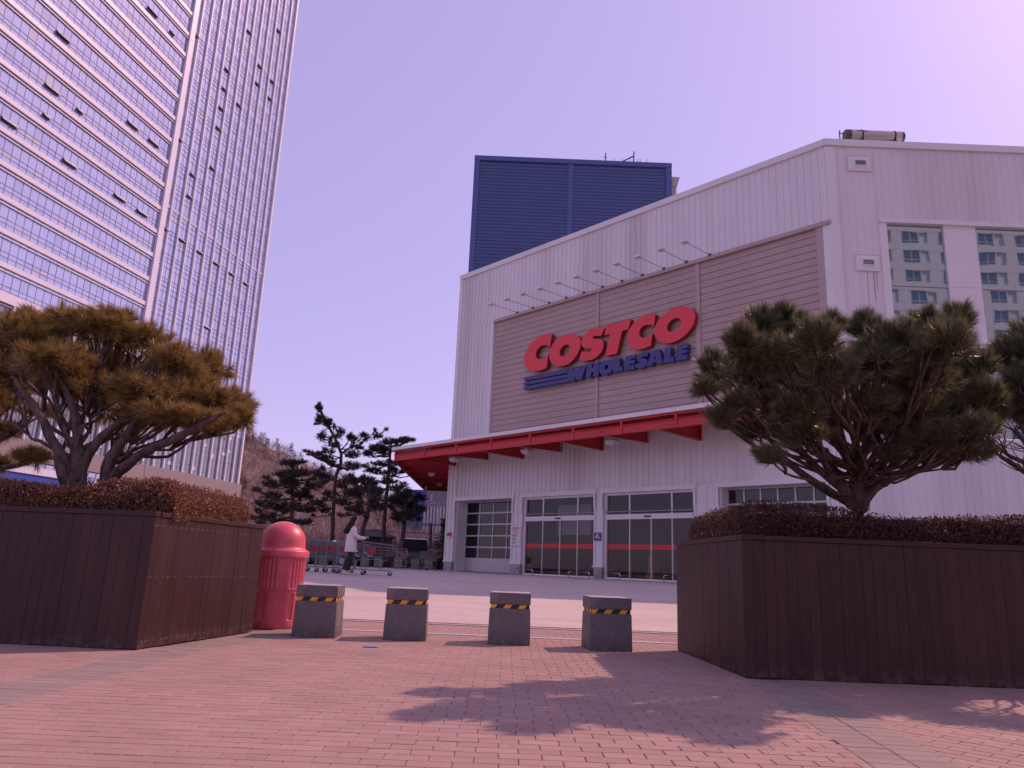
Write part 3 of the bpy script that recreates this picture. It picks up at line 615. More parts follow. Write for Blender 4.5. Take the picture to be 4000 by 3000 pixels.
# small signs on the pillars
nb = thing('notice_board', 'white notice board with red heading and dark rows on pillar left of the glass doors', 'notice', SM @ Vector((-1.02, -.06, 1.34)), SR)
b = MB(); b.box(0, .7, -.02, 0, 0, .96); b.build('board', 'white_plastic', nb, bevel=.004)
text_obj('heading', 'COSTCO', .16, .003, 'sign_red', Matrix.Translation((.35, -.024, .84)), nb, shear=.3, bold=.006, wide=.48)
b = MB(); b.box(.1, .58, -.0235, -.0203, .735, .755); b.build('heading_rule', 'sign_blue', nb)
b = MB()
for z, ws, h in ((.66, (.42,), .022), (.61, (.36,), .012), (.57, (.38,), .012), (.49, (.1, .07, .05, .06), .045), (.43, (.26,), .018), (.33, (.09, .02, .08), .045), (.27, (.38,), .018), (.16, (.08, .02, .1), .045), (.1, (.22,), .02)):
    x = .13
    for w_ in ws: b.box(x, x + w_, -.0235, -.0203, z, z + h); x += w_ + .025
b.build('printed_rows', 'black', nb)
pl = thing('number_plate', 'small blue plate with white number 40 between the glass doors', 'plate', SM @ Vector((4.33, -.06, 1.62)), SR)
b = MB(); b.box(0, .42, -.02, 0, 0, .35); b.build('plate', mat('blue_plate', (.035, .05, .25), .4), pl, bevel=.01)
text_obj('digits', '40', .2, .002, 'white_plastic', Matrix.Translation((.18, -.023, .165)), pl, bold=.005)
b = MB(); x = .13
for w_ in (.045, .05, .04): b.box(x, x + w_, -.0235, -.0203, .275, .305); x += w_ + .012
b.box(.31, .35, -.0235, -.0203, .1, .15); b.box(.14, .26, -.0235, -.0203, .045, .052); b.build('small_lettering', 'white_plastic', pl)
al = thing('alarm_box', 'small red alarm box on the white corner pillar of the store', 'alarm', SM @ Vector((-5.93, -.06, 1.76)), SR)
b = MB(); b.box(0, .28, -.07, 0, .06, .24); b.build('housing', 'red_plastic', al, bevel=.012)
b = MB(); b.box(.0, .28, -.06, 0, 0, .06); b.build('label_strip', 'white_plastic', al)
# blue block behind the roof
bt = thing('blue_stair_block', 'tall blue ribbed block rising behind the store roof', 'building', (0, 56, .45))
b = MB(); b.laps(-3.4, 3.9, 8, 32.75, y=.12, pitch=.29, dep=.05); b.laps(4.3, 11.9, 8, 32.75, y=.12, pitch=.29, dep=.05); b.box(-3.7, 12.3, .3, 10, 0, 32.7); b.build('wall', 'blue_clad', bt)
b = MB(); b.box(-3.82, -3.4, -.02, .35, 0, 32.75); b.box(11.9, 12.38, -.02, .35, 0, 32.75); b.box(3.9, 4.3, .03, .3, 0, 32.75); b.box(-3.83, 12.39, -.04, 10.1, 32.75, 33.15); b.build('corner_trim', 'blue_trim', bt)
b = MB(); b.box(12.45, 12.85, .5, .9, 8, 31.6); b.hull8([(12.42, .42, 31.3), (12.9, .42, 31.3), (12.9, .95, 31.3), (12.42, .95, 31.3)], [(12.4, .3, 32.1), (13.1, .3, 32.1), (13.1, 1.0, 32.1), (12.4, 1.0, 32.1)]); b.build('rain_pipe', 'grey_plastic', bt)
zr_ = 33.6
for (px, top, k, lb) in ((2300 + 362 / 5.53, 550 + 268 / 5.53, 0, 'tallest lightning rod with spread prongs on the blue block roof'), (2300 + 552 / 5.53, 550 + 392 / 5.53, 1, 'short thin rod beside the pronged lightning rod'), (2300 + 720 / 5.53, 550 + 375 / 5.53, 1, 'thin rod at the low end of the slanting roof boom'), (2300 + 885 / 5.53, 550 + 385 / 5.53, 1, 'thin rod under the slanting roof boom'), (2300 + 1075 / 5.53, 550 + 405 / 5.53, 2, 'thin hoop rail on the blue block roof'), (2300 + 1253 / 5.53, 550 + 395 / 5.53, 1, 'thin rod standing alone toward the right roof corner')):
    p = at(px / K, top / K, 57); h = p.z - zr_; b = MB()
    if k == 2: b.tube([(-.16, 0, 0), (-.05, 0, h), (.16, 0, h), (.05, 0, 0)], .025, 5)
    else: b.tube([(0, 0, 0), (0, 0, h)], .05 if k == 0 else .022, 6)
    if k == 0:
        b.tube([(0, 0, h * .65), (-.22, 0, h * .76)], .02, 5); b.tube([(0, 0, h * .65), (.16, .1, h * .8)], .02, 5)
    o = b.build('lightning_rod' if k < 2 else 'hoop_rail', 'alu_dark'); o.location = (p.x, p.y, zr_); tag(o, lb, 'rod' if k < 2 else 'rail', 'thin rods on the blue block roof' if k < 2 else None)
p0 = at((2300 + 958 / 5.53) / K, (550 + 508 / 5.53) / K, 57); p1 = at((2300 + 978 / 5.53) / K, (550 + 235 / 5.53) / K, 57); p2 = at((2300 + 735 / 5.53) / K, (550 + 445 / 5.53) / K, 57)
dv = thing('roof_davit', 'roof davit post with slanting boom on the blue block', 'davit', (p0.x, p0.y, zr_))
b = MB(); b.tube([(0, 0, 0), (p1.x - p0.x, 0, p1.z - zr_)], .055, 8); b.build('post', 'alu_dark', dv)
b = MB(); b.tube([(p1.x - p0.x, 0, p1.z - zr_ - .4), (p2.x - p0.x, 0, p2.z - zr_)], .06, 8); b.build('boom', 'alu_dark', dv)
# solar water tank on the roof edge
ts = SM @ (MR @ Vector((1.05, .55, 16.87))); ts = ts + Vector((0, 0, .36)); tk = thing('solar_water_tank', 'horizontal solar water tank with dark end caps on the store roof edge', 'water tank', ts, 0)
def capsule(x0, x1, r, n=20): return [(x0, 0, r), (x1, 0, r)]
b = MB(); R_ = .235
b.tube([(.22, 0, .22), (2.2, 0, .22)], R_, 24); b.build('tank', mat('tank_pale_steel', (.56, .50, .47), .35, metal=.3), tk, smooth=True, angle=.6)
b = MB(); b.tube([(0.0, 0, .22), (.04, 0, .22), (.22, 0, .22)], [R_ * .8, R_ * .98, R_ * 1.015], 24); b.build('end_cap', 'alu_dark', tk, smooth=True, angle=.6); b = MB(); b.tube([(2.2, 0, .22), (2.3, 0, .22), (2.34, 0, .22)], [R_ * 1.015, R_ * .98, R_ * .8], 24); b.build('end_cap', 'alu_dark', tk, smooth=True, angle=.6)
for xx in (.62, 1.9):
    b = MB(); b.tube([(xx, 0, .22), (xx + .05, 0, .22)], R_ + .012, 24); b.box(xx - .01, xx + .06, -.2, .2, -.86, .06); b.build('strap', 'black', tk)
text_obj('tank_lettering', 'Solahart', .13, .002, 'alu_dark', Matrix.Translation((.62, -R_ * .93, .32)) @ Matrix.Rotation(-.45, 4, 'X'), tk, bold=.003)
b = MB(); b.tube([(-.18, 0, -.7), (-.18, 0, .42)], .025, 6); b.tube([(-.18, 0, .3), (.03, 0, .3)], .02, 6); b.build('pipe_bracket', 'alu_dark', tk)
# ------------------------------------------------------------------ office tower
TO = (-57.44, 111.75, 0); TR = math.atan2(.978, .21)
tw = thing('office_tower', 'tall glass office tower with white bands, white fins and open awning windows', 'building', TO, TR)
SL, SE, TOP = -62.0, 32.1, 152.0
b = MB(); b.box(SL, SE - .1, .4, 34, 0, TOP - .3); b.build('core', 'tower_mullion', tw)
V = []; F = []; MI = []
def pane(x0, x1, z0, z1, y, light=.05):
    o = len(V); a, c = random.gauss(0, .004), random.gauss(0, .004)
    V.extend([(x0, y - a, z0 ), (x1, y + a, z0), (x1, y + a + c, z1), (x0, y - a + c, z1)]); F.append((o, o + 1, o + 2, o + 3))
    r = random.random(); MI.append(1 if r < light else (2 if r < light + .18 else 0))
zb0 = 34.55; floors = [zb0 + 4.03 * k for k in range(-1, 30)]
mw = 1.235
for fz in floors:
    if fz > TOP - 2: break
    lo = max(fz, 31.0); 
    if fz + 3.1 > 31:
        for i in range(int(62 / mw)):
            x1 = -.1 - i * mw; x0 = x1 - mw
            for za, zc, li in ((lo, fz + .75, .03), (fz + .75, fz + 1.35, .12), (fz + 1.35, fz + 2.93, .02), (fz + 2.93, fz + 3.45, .02)):
                if zc > za: pane(x0, x1, za, zc, .12, li)
np_mesh('window_glass', V, F, ['tower_glass', 'tower_glass_light', 'tower_glass_dark'], tw, MI)
V = []; F = []; MI = []
zz = 13.85; k = 0
fl2 = [13.85, 18.4, 22.4, 26.45] + [z for z in floors if z > 29]
for fz, fn in zip(fl2[:-1], fl2[1:]):
    h = fn - fz
    for i in range(25):
        x0 = 1.05 + i * mw + .02; x1 = min(x0 + mw, SE - .1)
        if x1 <= x0: break
        for a, c_, li in ((0, .19, .03), (.19, .34, .14), (.34, .78, .03), (.78, 1.0, .06)):
            pane(x0, x1, fz + a * h, fz + c_ * h, .12, li)
            if fz < 21 and MI[-1] != 1: MI[-1] = 3
    if fz < 30:
        for i in range(50):
            x1 = 1.05 - i * mw; x0 = x1 - mw
            for a, c_, li in ((0, .25, .06), (.25, .8, .05), (.8, 1.0, .1)): pane(x0, x1, fz + a * h, min(fz + c_ * h, 29.8), .14, li); MI[-1] = 3 if MI[-1] != 1 else 1
M['tower_glass_low'] = solid_glass('tower_lower_glass', (.10, .11, .13), .16, .03, .3)
np_mesh('bay_glass', V, F, ['tower_glass', 'tower_glass_light', 'tower_glass_dark', 'tower_glass_low'], tw, MI)
# white bands with the thin rail under each
for fz in floors:
    if fz > TOP - 2 or fz < 30: continue
    b = MB(); b.box(SL, -.1, -.14, .1, fz - .62, fz); b.build('floor_band', 'tower_band', tw)
    b = MB(); b.box(SL, -.1, -.08, .1, fz - 1.08, fz - .96); b.build('band_rail', 'tower_band', tw)
b = MB(); b.box(SL, -.1, -.28, .12, 29.75, 31.0); b.build('floor_band', 'tower_band', tw)
b = MB(); b.box(-.1, 1.05, -.34, .2, 29.75, TOP); b.build('corner_pier', 'tower_band', tw)
b = MB()
for i in range(51): x = -.1 - i * mw; b.box(x - .02, x + .02, .08, .125, 31, TOP)
for fz in floors:
    if fz + 4 < 31: continue
    for dz in (.75, 1.35): b.box(SL, -.1, .06, .123, fz + dz - .018, fz + dz + .018)
    b.box(SL, -.1, .03, .122, fz - 1.13, fz - 1.08); b.box(SL, -.1, .03, .122, fz - .68, fz - .62)
for i in range(26): x = 1.05 + i * mw + .02; b.box(x - .02, x + .02, .08, .125, 13.85, TOP)
for i in range(50): x = 1.05 - i * mw; b.box(x - .03, x + .03, .06, .138, 13.85, 29.7)
for fz, fn in zip(fl2[:-1], fl2[1:]):
    h = fn - fz
    for a in (0.0, .19, .34, .78): b.box(1.05, SE - .1, .055, .122, fz + a * h - .02, fz + a * h + .02)
    if fz < 30:
        for a in (0.0, .25, .8): b.box(SL, 1.05, .065, .136, fz + a * h - .03, fz + a * h + .03)
b.build('mullion_grid', 'tower_mullion', tw)
# pale spandrel line near the middle of the bays
b = MB(); b.box(1.05, SE - .1, .02, .11, 55.45, 56.0); b.build('spandrel_strip', 'tower_glass_light', tw)
for k in range(13):
    x = 2.3 + 2.475 * k; b = MB()
    if k == 12: b.box(x - .55, x - .08, -.25, .3, 13.85, TOP)
    else: b.box(x - .13, x + .13, -.2, .1, 13.85, TOP)
    b.build('fin', 'tower_band', tw)
for k in range(25):
    x = -.35 - 2.49 * k; b = MB(); b.box(x - .15, x + .15, -.25, .1, 13.85, 29.74); b.build('fin', 'tower_band', tw)
b = MB(); b.box(SL, SE + .05, -.7, .3, 11.4, 13.85); b.build('podium_band', 'tower_brown', tw)
b = MB()
for i in range(38): x = SL + i * 2.49; b.box(x - .01, x + .01, -.705, -.69, 11.42, 13.83)
b.build('band_joint', 'tower_mullion', tw)
b = MB(); b.box(SL, SE, .05, .2, 10.7, 11.4)
b.build('clerestory_glass', 'tower_glass_dark', tw)
b = MB()
for i in range(62): x = SL + i * 1.52; b.box(x - .05, x + .05, -.02, .06, 10.7, 11.4)
b.build('clerestory_mullion', 'tower_band', tw)
b = MB(); b.box(SL, SE, -.5, .2, 9.8, 10.7); b.box(-6, SE, -.45, .2, 0, 9.8); b.build('shop_fascia', 'tower_band', tw)
b = MB(); b.box(SL, -6, .0, .2, 1.2, 9.8); b.build('shop_glass', 'shop_glass', tw)
M['shop_blue'] = mat('shop_blue_board', (.03, .07, .36), .4)
b = MB(); b.box(SL, -6.0, -.3, -.005, 8.0, 9.78); b.box(SL, -6, -.3, -.005, 3.2, 4.6)
for i in range(12): x = -60 + i * 4.6; b.box(x, x + .12, -.06, -.002, 4.6, 7.9)
b.build('shop_board', 'shop_blue', tw)
text_obj('shop_lettering', 'IBK기업은행', .95, .02, 'shop_blue', Matrix.Translation((-6.2, -.53, 10.2)), tw, bold=.012, wide=4.6)
b = MB(); b.box(-2.9, -.6, -.53, -.5, 9.85, 10.05); b.build('shop_lettering', 'shop_blue', tw)
# open awning windows
ol = [(-9.0, 84.3), (-23.7, 68.1), (-23.7, 59.8), (-3.5, 84.3), (-9.0, 64.0), (-3.9, 64.0), (-28.6, 51.8), (-23.2, 55.7), (-19.0, 51.7), (-9.0, 51.7), (-4.0, 51.7), (-18.2, 59.9)]
orr = [(1.5, 88.4), (15.4, 100.5), (25.4, 108.8), (11.5, 88.4), (21.2, 96.5), (26.0, 96.6), (21.5, 92.4), (11.1, 84.2), (26.0, 92.5), (16.6, 84.4), (11.6, 80.3), (10.7, 76.2), (1.7, 68.0), (11.6, 68.1), (6.6, 63.9), (6.7, 59.9), (1.8, 51.8), (6.3, 51.8), (11.3, 51.7), (16.3, 51.8), (21.1, 51.9), (25.7, 51.7), (16.3, 39.6)]
def awning(x0, x1, z0, z1, out):
    q = MB(); y0, y1 = .06, -out; t = .06
    q.hull8([(x0, y0, z1 - t), (x1, y0, z1 - t), (x1, y1, z0 + .1), (x0, y1, z0 + .1)][::-1], [(x0, y0, z1), (x1, y0, z1), (x1, y1 - .03, z0 + .16), (x0, y1 - .03, z0 + .16)][::-1], 0)
    q.poly([(x0 + .05, .1, z0), (x1 - .05, .1, z0), (x1 - .05, .1, z1), (x0 + .05, .1, z1)], 1)
    for x in (x0, x1 - .05): q.tube([(x + .02, .08, z0 + .2), (x + .02, y1, z0 + .14)], .02, 4, 1)
    q.build('window_sash', ['alu', 'alu_dark'], tw)
for k, (s, z) in enumerate(ol):
    i = round((-.1 - s) / mw); c_ = -.1 - i * mw; wd = mw if k in (3, 7, 11) else mw * 2
    fz = zb0 + 4.03 * round((z - 1.05 - zb0) / 4.03); awning(c_ - wd / 2, c_ + wd / 2, fz + .72, fz + 1.38, .34)
for s, z in orr:
    i = max(0, round((s - 2.3) / 2.475 - .5)); c_ = 2.3 + 2.475 * (i + .5); wd = 2.0 if z < 52.5 and s > 5 else 1.2
    if s < 2.2: c_ = 1.65; wd = .9
    fz = zb0 + 4.03 * round((z - 1.05 - zb0) / 4.03); awning(c_ + .95 - wd, c_ + .95, fz + .8, fz + 1.35, .3)

# ------------------------------------------------------------------ planters
n = NT('planter_wood'); g = n.node('ShaderNodeNewGeometry')
c = n.ramp(g.outputs['Random Per Island'], [(0, (.031, .0115, .0105)), (.5, (.038, .014, .0128)), (1, (.050, .019, .017))])
f = n.noise(3.2, 5, stretch=(1, 1, .35)); c = n.mixc(n.ramp(f, [(.45, 0.0), (.75, .7)]), c, (.022, .009, .0085))
f2 = n.noise(40, 4, stretch=(1, 1, .05)); c = n.mixc(n.ramp(f2, [(.4, .0), (.7, .35)]), c, (.066, .030, .027))
sx = n.node('ShaderNodeSeparateXYZ'); n.link(n.coord(), sx.inputs[0]); mr = n.node('ShaderNodeMapRange'); mr.inputs['From Min'].default_value = .0; mr.inputs['From Max'].default_value = .14; mr.inputs['To Min'].default_value = .4; mr.inputs['To Max'].default_value = 0; n.link(sx.outputs[2], mr.inputs[0])
mm = n.node('ShaderNodeMath', operation='MULTIPLY'); n.link(mr.outputs[0], mm.inputs[0]); n.link(n.ramp(n.noise(14, 5), [(.45, 0.0), (.62, 1.0)]), mm.inputs[1]); c = n.mixc(mm.outputs[0], c, (.17, .12, .105))
n.link(c, n.b.inputs['Base Color']); n.b.inputs['Roughness'].default_value = .5; n.b.inputs['Specular IOR Level'].default_value = .4; n.bump(f2, .25, .004); M['wood'] = n.m
M['wood_gap'] = mat('planter_dark_backing', (.008, .006, .006), .9)
M['soil'] = mat('planter_soil', (.05, .035, .028), .95, var=.3, vscale=12)
M['screw'] = mat('weathered_screw', (.32, .28, .27), .5, metal=.3)
def planter(name, label, corner, ends, H=1.2, screws=()):
    """corner and the two far ends of its visible faces, in plan; boards stand on both faces"""
    t = thing(name, label, 'planter', (corner[0], corner[1], 0))
    B = MB(); C = MB(); G = MB(); S = MB()
    for e, (end, nx) in enumerate(ends):
        d = Vector((end[0] - corner[0], end[1] - corner[1], 0)); L = d.length; d.normalize()
        T = Matrix.Translation((0, 0, 0)) @ Matrix(((d.x, -d.y * nx, 0, 0), (d.y, d.x * nx, 0, 0), (0, 0, 1, 0), (0, 0, 0, 1)))   # x along, y inward
        B.T = C.T = G.T = S.T = T
        G.box(.03, L, .03, .10, .012, H - .06)
        x = .0
        while x < L - .01:
            w_ = min(.096, L - x); o_ = random.uniform(-.0015, .0015)
            if e == 1 and x == 0: x0 = .006
            else: x0 = x
            B.box(x0 + .0013, x + w_ - .0013, o_, .028 + o_, .004 + random.uniform(0, .006), H - .046); 
            if e in screws:
                for zz in (.07, .62, H - .12):
                    for xx in (.03, .066): S.box(x + xx - .004, x + xx + .004, -.003, .0, zz - .004 + random.uniform(-.008, .008), zz + .004)
            x += .096
        C.box(-.012 if e == 0 else .09, L, -.014, .085, H - .044, H - (.0 if e == 0 else .002))
    B.build('cladding', 'wood', t); C.build('cap', 'wood', t, bevel=.004); G.build('backing', 'wood_gap', t)
    if screws: S.build('screw_heads', 'screw', t)
    return t
LC, LF, LL = (-3.195, 6.99), (-2.85, 9.08), (-9.5, 7.42)
RC, RF, RL = (2.09, 6.80), (1.985, 8.95), (10.5, 6.95)
pL = planter('wooden_planter', 'tall dark brown board planter with sunlit side beside the red bin', LC, [((LL[0], LL[1]), -1), ((LF[0], LF[1]), 1)], screws=(1,))
pR = planter('wooden_planter', 'tall dark brown board planter in shade beside the end stone bollard', RC, [((RL[0], RL[1]), 1), ((RF[0], RF[1]), -1)])
for P_, C_, F_, L_ in ((pL, LC, LF, LL), (pR, RC, RF, RL)):
    b = MB(); q = [(0, 0), (L_[0] - C_[0], L_[1] - C_[1]), (L_[0] - C_[0], F_[1] - C_[1] + .3), (F_[0] - C_[0], F_[1] - C_[1])]
    cx = sum(p[0] for p in q) / 4; cy = sum(p[1] for p in q) / 4; q = [(x + (cx - x) * .03, y + (cy - y) * .06) for x, y in q]
    b.poly([(x, y, 1.12) for x, y in q]); b.build('soil', 'soil', P_)
    b = MB(); i0, i1, i2 = q[1], q[2], q[3]
    b.poly([(*i1, 0), (*i2, 0), (*i2, 1.18), (*i1, 1.18)]); b.build('back_boards', 'wood', P_)
# ------------------------------------------------------------------ hedges
def leaf_mat(name, stops, trans=.25, rough=.5, spec=.3):
    n = NT(name); g = n.node('ShaderNodeNewGeometry'); c = n.ramp(g.outputs['Random Per Island'], stops)
    n.link(c, n.b.inputs['Base Color']); n.b.inputs['Roughness'].default_value = rough; n.b.inputs['Specular IOR Level'].default_value = spec
    t = n.node('ShaderNodeBsdfTranslucent'); n.link(c, t.inputs[0]); m = n.node('ShaderNodeMixShader'); m.inputs[0].default_value = trans
    n.link(n.b.outputs[0], m.inputs[1]); n.link(t.outputs[0], m.inputs[2]); n.link(m.outputs[0], n.out.inputs[0]); M[name] = n.m
leaf_mat('hedge_leaf', [(0, (.16, .065, .045)), (.3, (.30, .125, .08)), (.55, (.20, .14, .08)), (.8, (.40, .18, .10)), (1, (.55, .32, .20))])
leaf_mat('hedge_leaf_dark', [(0, (.09, .045, .04)), (.4, (.14, .068, .053)), (.7, (.11, .078, .055)), (.9, (.22, .11, .075)), (1, (.34, .19, .13))])
M['twig'] = mat('hedge_twigs', (.09, .06, .05), .8)
def rand_unit(n):
    v = RNG.normal(size=(n, 3)); return v / np.linalg.norm(v, axis=1)[:, None]
def leaves(name, P, D, size, m, parent, aspect=.45, szvar=.35):
    """diamond shaped leaf blades at P pointing along D"""
    n_ = len(P); s = size * (1 + RNG.uniform(-szvar, szvar, n_))[:, None]
    side = np.cross(D, rand_unit(n_)); side /= np.linalg.norm(side, axis=1)[:, None] + 1e-9
    up_ = np.cross(side, D)
    V = np.stack([P, P + D * s * .5 + side * s * aspect * .5 + up_ * s * .08, P + D * s, P + D * s * .5 - side * s * aspect * .5 + up_ * s * .08], 1).reshape(-1, 3)
    F = np.arange(4 * n_).reshape(-1, 4); return np_mesh(name, V, F, m, parent)
def hedge(name, label, quad, z0, z1, nleaf, m, parent_loc, bulge=.05, size=.03):
    t = thing(name, label, 'hedge', parent_loc)
    q = [Vector((x - parent_loc[0], y - parent_loc[1])) for x, y in quad]
    def pt(u, v): a = q[0].lerp(q[1], u); c_ = q[3].lerp(q[2], u); return a.lerp(c_, v)
    n1 = nleaf
    u = RNG.random(n1); v = RNG.random(n1); kind = RNG.random(n1)
    P = np.zeros((n1, 3)); N = np.zeros((n1, 3))
    for i in range(n1):
        k = kind[i]; depth = abs(RNG.normal(0, .045))
        hz = .035 * math.sin(u[i] * 23) + .03 * math.sin(u[i] * 9 + 2) + .03 * math.sin(u[i] * 51 + v[i] * 9)
        if k < .48: uu, vv, zz = u[i], 0.0, z0 + (z1 - z0 + hz) * v[i] ** .9; nn = (0, -1, .25)
        elif k < .62: uu, vv, zz = 0.0, v[i], z0 + (z1 - z0) * u[i]; nn = (-1 if q[1].x > 0 else 1, .2, .2)
        else: uu, vv, zz = u[i], v[i] ** 1.6, z1 + hz; nn = (0, -.1, 1)
        p = pt(uu, vv); nn = Vector(nn).normalized()
        rd = max(0, (zz - z1 + .12)); edge = min(uu * 60, 1)
        cen = pt(.5, .5); inn = Vector((0, 1, 0)) * (rd * .8 * (1 - min(1, vv * 4))) + Vector(((1 if q[1].x > 0 else -1) * rd * .8 * (1 - min(1, uu * 12)), 0, 0))
        b_ = bulge * (math.sin(uu * 37 + 1) * .5 + math.sin(uu * 17 + zz * 9) * .5)
        P[i] = (p.x + inn.x - nn.x * depth + nn.x * b_, p.y + inn.y - nn.y * depth + nn.y * b_, zz - nn.z * depth)
        N[i] = nn
    D = N * .55 + rand_unit(n1) * .9 + np.array([0, 0, .25]); D /= np.linalg.norm(D, axis=1)[:, None]
    leaves('foliage', P, D, size, m, t)
    # twigs inside
    b = MB(); nt_ = 420
    for i in range(nt_):
        p = pt(RNG.random(), RNG.random() ** 2.0 * .8 + .03); h = (z1 - z0) * RNG.uniform(.7, 1.05); dx, dy = RNG.normal(0, .06, 2)
        b.tube([(p.x, p.y, z0 - .05), (p.x + dx * .5, p.y + dy * .5, z0 + h * .5), (p.x + dx, p.y + dy, z0 + h)], [.006, .0045, .002], 4, cap=False)
    b.build('twigs', 'twig', t)['kind'] = 'stuff'
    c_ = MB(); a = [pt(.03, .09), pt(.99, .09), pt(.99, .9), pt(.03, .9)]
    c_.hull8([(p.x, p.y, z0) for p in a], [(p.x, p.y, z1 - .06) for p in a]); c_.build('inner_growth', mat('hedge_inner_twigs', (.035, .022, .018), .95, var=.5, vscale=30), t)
    return t
hedge('hedge', 'rust coloured leafy hedge in the planter beside the red bin', [(-3.12, 7.24), (-9.3, 7.66), (-9.3, 8.95), (-2.99, 8.92)], 1.14, 1.47, 62000, 'hedge_leaf', (-3.4, 7.6, 0), bulge=.03, size=.034)
hedge('hedge', 'dark clipped hedge in the planter shaded by the pine before the store', [(2.1, 6.98), (10.2, 7.12), (10.2, 8.7), (2.08, 8.75)], 1.14, 1.475, 62000, 'hedge_leaf_dark', (2.5, 7.3, 0), bulge=.03, size=.027)

# ------------------------------------------------------------------ pines
n = NT('pine_bark'); f = n.noise(18, 6, stretch=(1, 1, .35)); c = n.mixc(n.ramp(f, [(.35, 0.0), (.65, 1.0)]), (.045, .03, .027), (.15, .10, .082))
n.link(c, n.b.inputs['Base Color']); n.b.inputs['Roughness'].default_value = .9; n.bump(f, 1.0, .03); M['bark'] = n.m
leaf_mat('needle_gold', [(0, (.17, .122, .038)), (.35, (.30, .205, .060)), (.6, (.20, .158, .047)), (.8, (.42, .27, .090)), (1, (.58, .37, .15))], trans=.35, rough=.4, spec=.5)
leaf_mat('needle_dark', [(0, (.08, .098, .045)), (.4, (.13, .152, .066)), (.7, (.16, .165, .078)), (1, (.33, .29, .16))], trans=.3, rough=.35, spec=.6)
leaf_mat('needle_far', [(0, (.045, .048, .04)), (.5, (.068, .068, .052)), (1, (.11, .10, .072))], trans=.15, rough=.6)
def needles(name, C_, A_, per, L, wd, spread, m, parent, shoot=.09):
    """brushes of needles: one shoot at each C_ along A_"""
    n_ = len(C_); C2 = np.repeat(C_, per, 0); A2 = np.repeat(A_, per, 0); k = len(C2)
    t = RNG.random(k)[:, None]; base = C2 - A2 * shoot * (1 - t)
    r = rand_unit(k); perp = r - A2 * np.sum(r * A2, 1)[:, None]; perp /= np.linalg.norm(perp, axis=1)[:, None] + 1e-9
    ang = np.radians(RNG.uniform(spread[0], spread[1], k))[:, None] * (1.15 - .75 * t)
    D = A2 * np.cos(ang) + perp * np.sin(ang); ln = (L * RNG.uniform(.7, 1.15, k))[:, None]
    sd_ = np.cross(D, rand_unit(k)); sd_ /= np.linalg.norm(sd_, axis=1)[:, None] + 1e-9
    bend = np.array([0, 0, -.12]) * ln
    V = np.stack([base - sd_ * wd * .5, base + sd_ * wd * .5, base + D * ln + bend * RNG.random(k)[:, None]], 1).reshape(-1, 3)
    return np_mesh(name, V, np.arange(3 * k).reshape(-1, 3), m, parent)
def wob(p0, p1, k, amp, sag=0):
    p0, p1 = Vector(p0), Vector(p1); out = []; L = (p1 - p0).length
    for i in range(k + 1):
        t = i / k; e = math.sin(PI * t)
        j = Vector([random.gauss(0, amp * L) for _ in range(3)]) * (e if 0 < i < k else 0)
        out.append(p0.lerp(p1, t) + j + Vector((0, 0, sag * L * e)))
    return out
def pine(name, label, base, fork, pads, m, per, L, wd, spread=(12, 75), rt=.11, group=None, extra=None, upb=.5, rsub=.012, shoot=.09, limb_r=.026, trunk_pts=None):
    """pads: list of (centre, (rx, ry, rz), shoots).  limbs run from the fork to each pad, twigs from there to the shoots"""
    t = thing(name, label, 'tree', base, 0, group); B0 = Vector(base)
    tr = MB(); fk = Vector(fork) - B0
    tp = [Vector((0, 0, -.12))] + ([Vector(q) - B0 for q in trunk_pts] if trunk_pts else [fk * .5 + Vector((random.gauss(0, .03), random.gauss(0, .03), 0))]) + [fk]
    kk = len(tp); rough(tr, tp, [rt * (1.2 - .5 * i / (kk - 1)) for i in range(kk)], 11, .1 if base[1] < 20 else .5, .09)
    CC = []; AA = []
    for (c, r, ns, *src) in pads:
        c = Vector(c) - B0; st = fk
        if src and src[0] is not None: st = Vector(src[0]) - B0
        else: st = tp[-2].lerp(fk, random.uniform(.5, 1.0)) if kk > 2 else fk * random.uniform(.8, 1)
        low = c - Vector((0, 0, r[2] * .55)); pts = wob(st, low, 5, .035, -.06)
        d = (low - st).length; r0 = min(limb_r, limb_r * (.45 + .35 * d)); rough(tr, pts, [r0 * (1 - .15 * i) for i in range(6)], 7, .1 if base[1] < 20 else .5, .1)
        nsub = max(3, ns // 9); subs = []
        for _ in range(nsub):
            u = rand_unit(1)[0]; u[2] = abs(u[2]) * .6 - .15
            sp_ = c + Vector((u[0] * r[0] * .6, u[1] * r[1] * .6, u[2] * r[2] * .7)); subs.append(sp_)
            tr.tube(wob(pts[random.randint(3, 5)], sp_, 3, .06, -.04), [rsub * 1.5, rsub * 1.2, rsub, rsub * .8], 5, cap=False)
        for _ in range(ns):
            u = rand_unit(1)[0]
            if u[2] < -.2 and random.random() < .75: u[2] = -u[2]
            rr = random.uniform(.4, 1.05); q = c + Vector((u[0] * r[0] * rr, u[1] * r[1] * rr, u[2] * r[2] * rr))
            s_ = min(subs, key=lambda z: (z - q).length_squared); ax = (q - s_).normalized() * .55 + Vector((u[0], u[1], u[2] * .6)) * .5 + Vector((0, 0, upb)); ax.normalize()
            q2 = q - ax * shoot; tr.tube([s_, s_.lerp(q2, .55) + Vector((0, 0, -.02)), q2, q], [rsub * .6, rsub * .5, rsub * .4, rsub * .25], 4, cap=False)
            CC.append(q); AA.append(ax)
    if extra: extra(tr, B0)
    tr.build('trunk', 'bark', t, smooth=True)
    needles('crown', np.array(CC), np.array(AA), per, L, wd, spread, m, t, shoot); return t
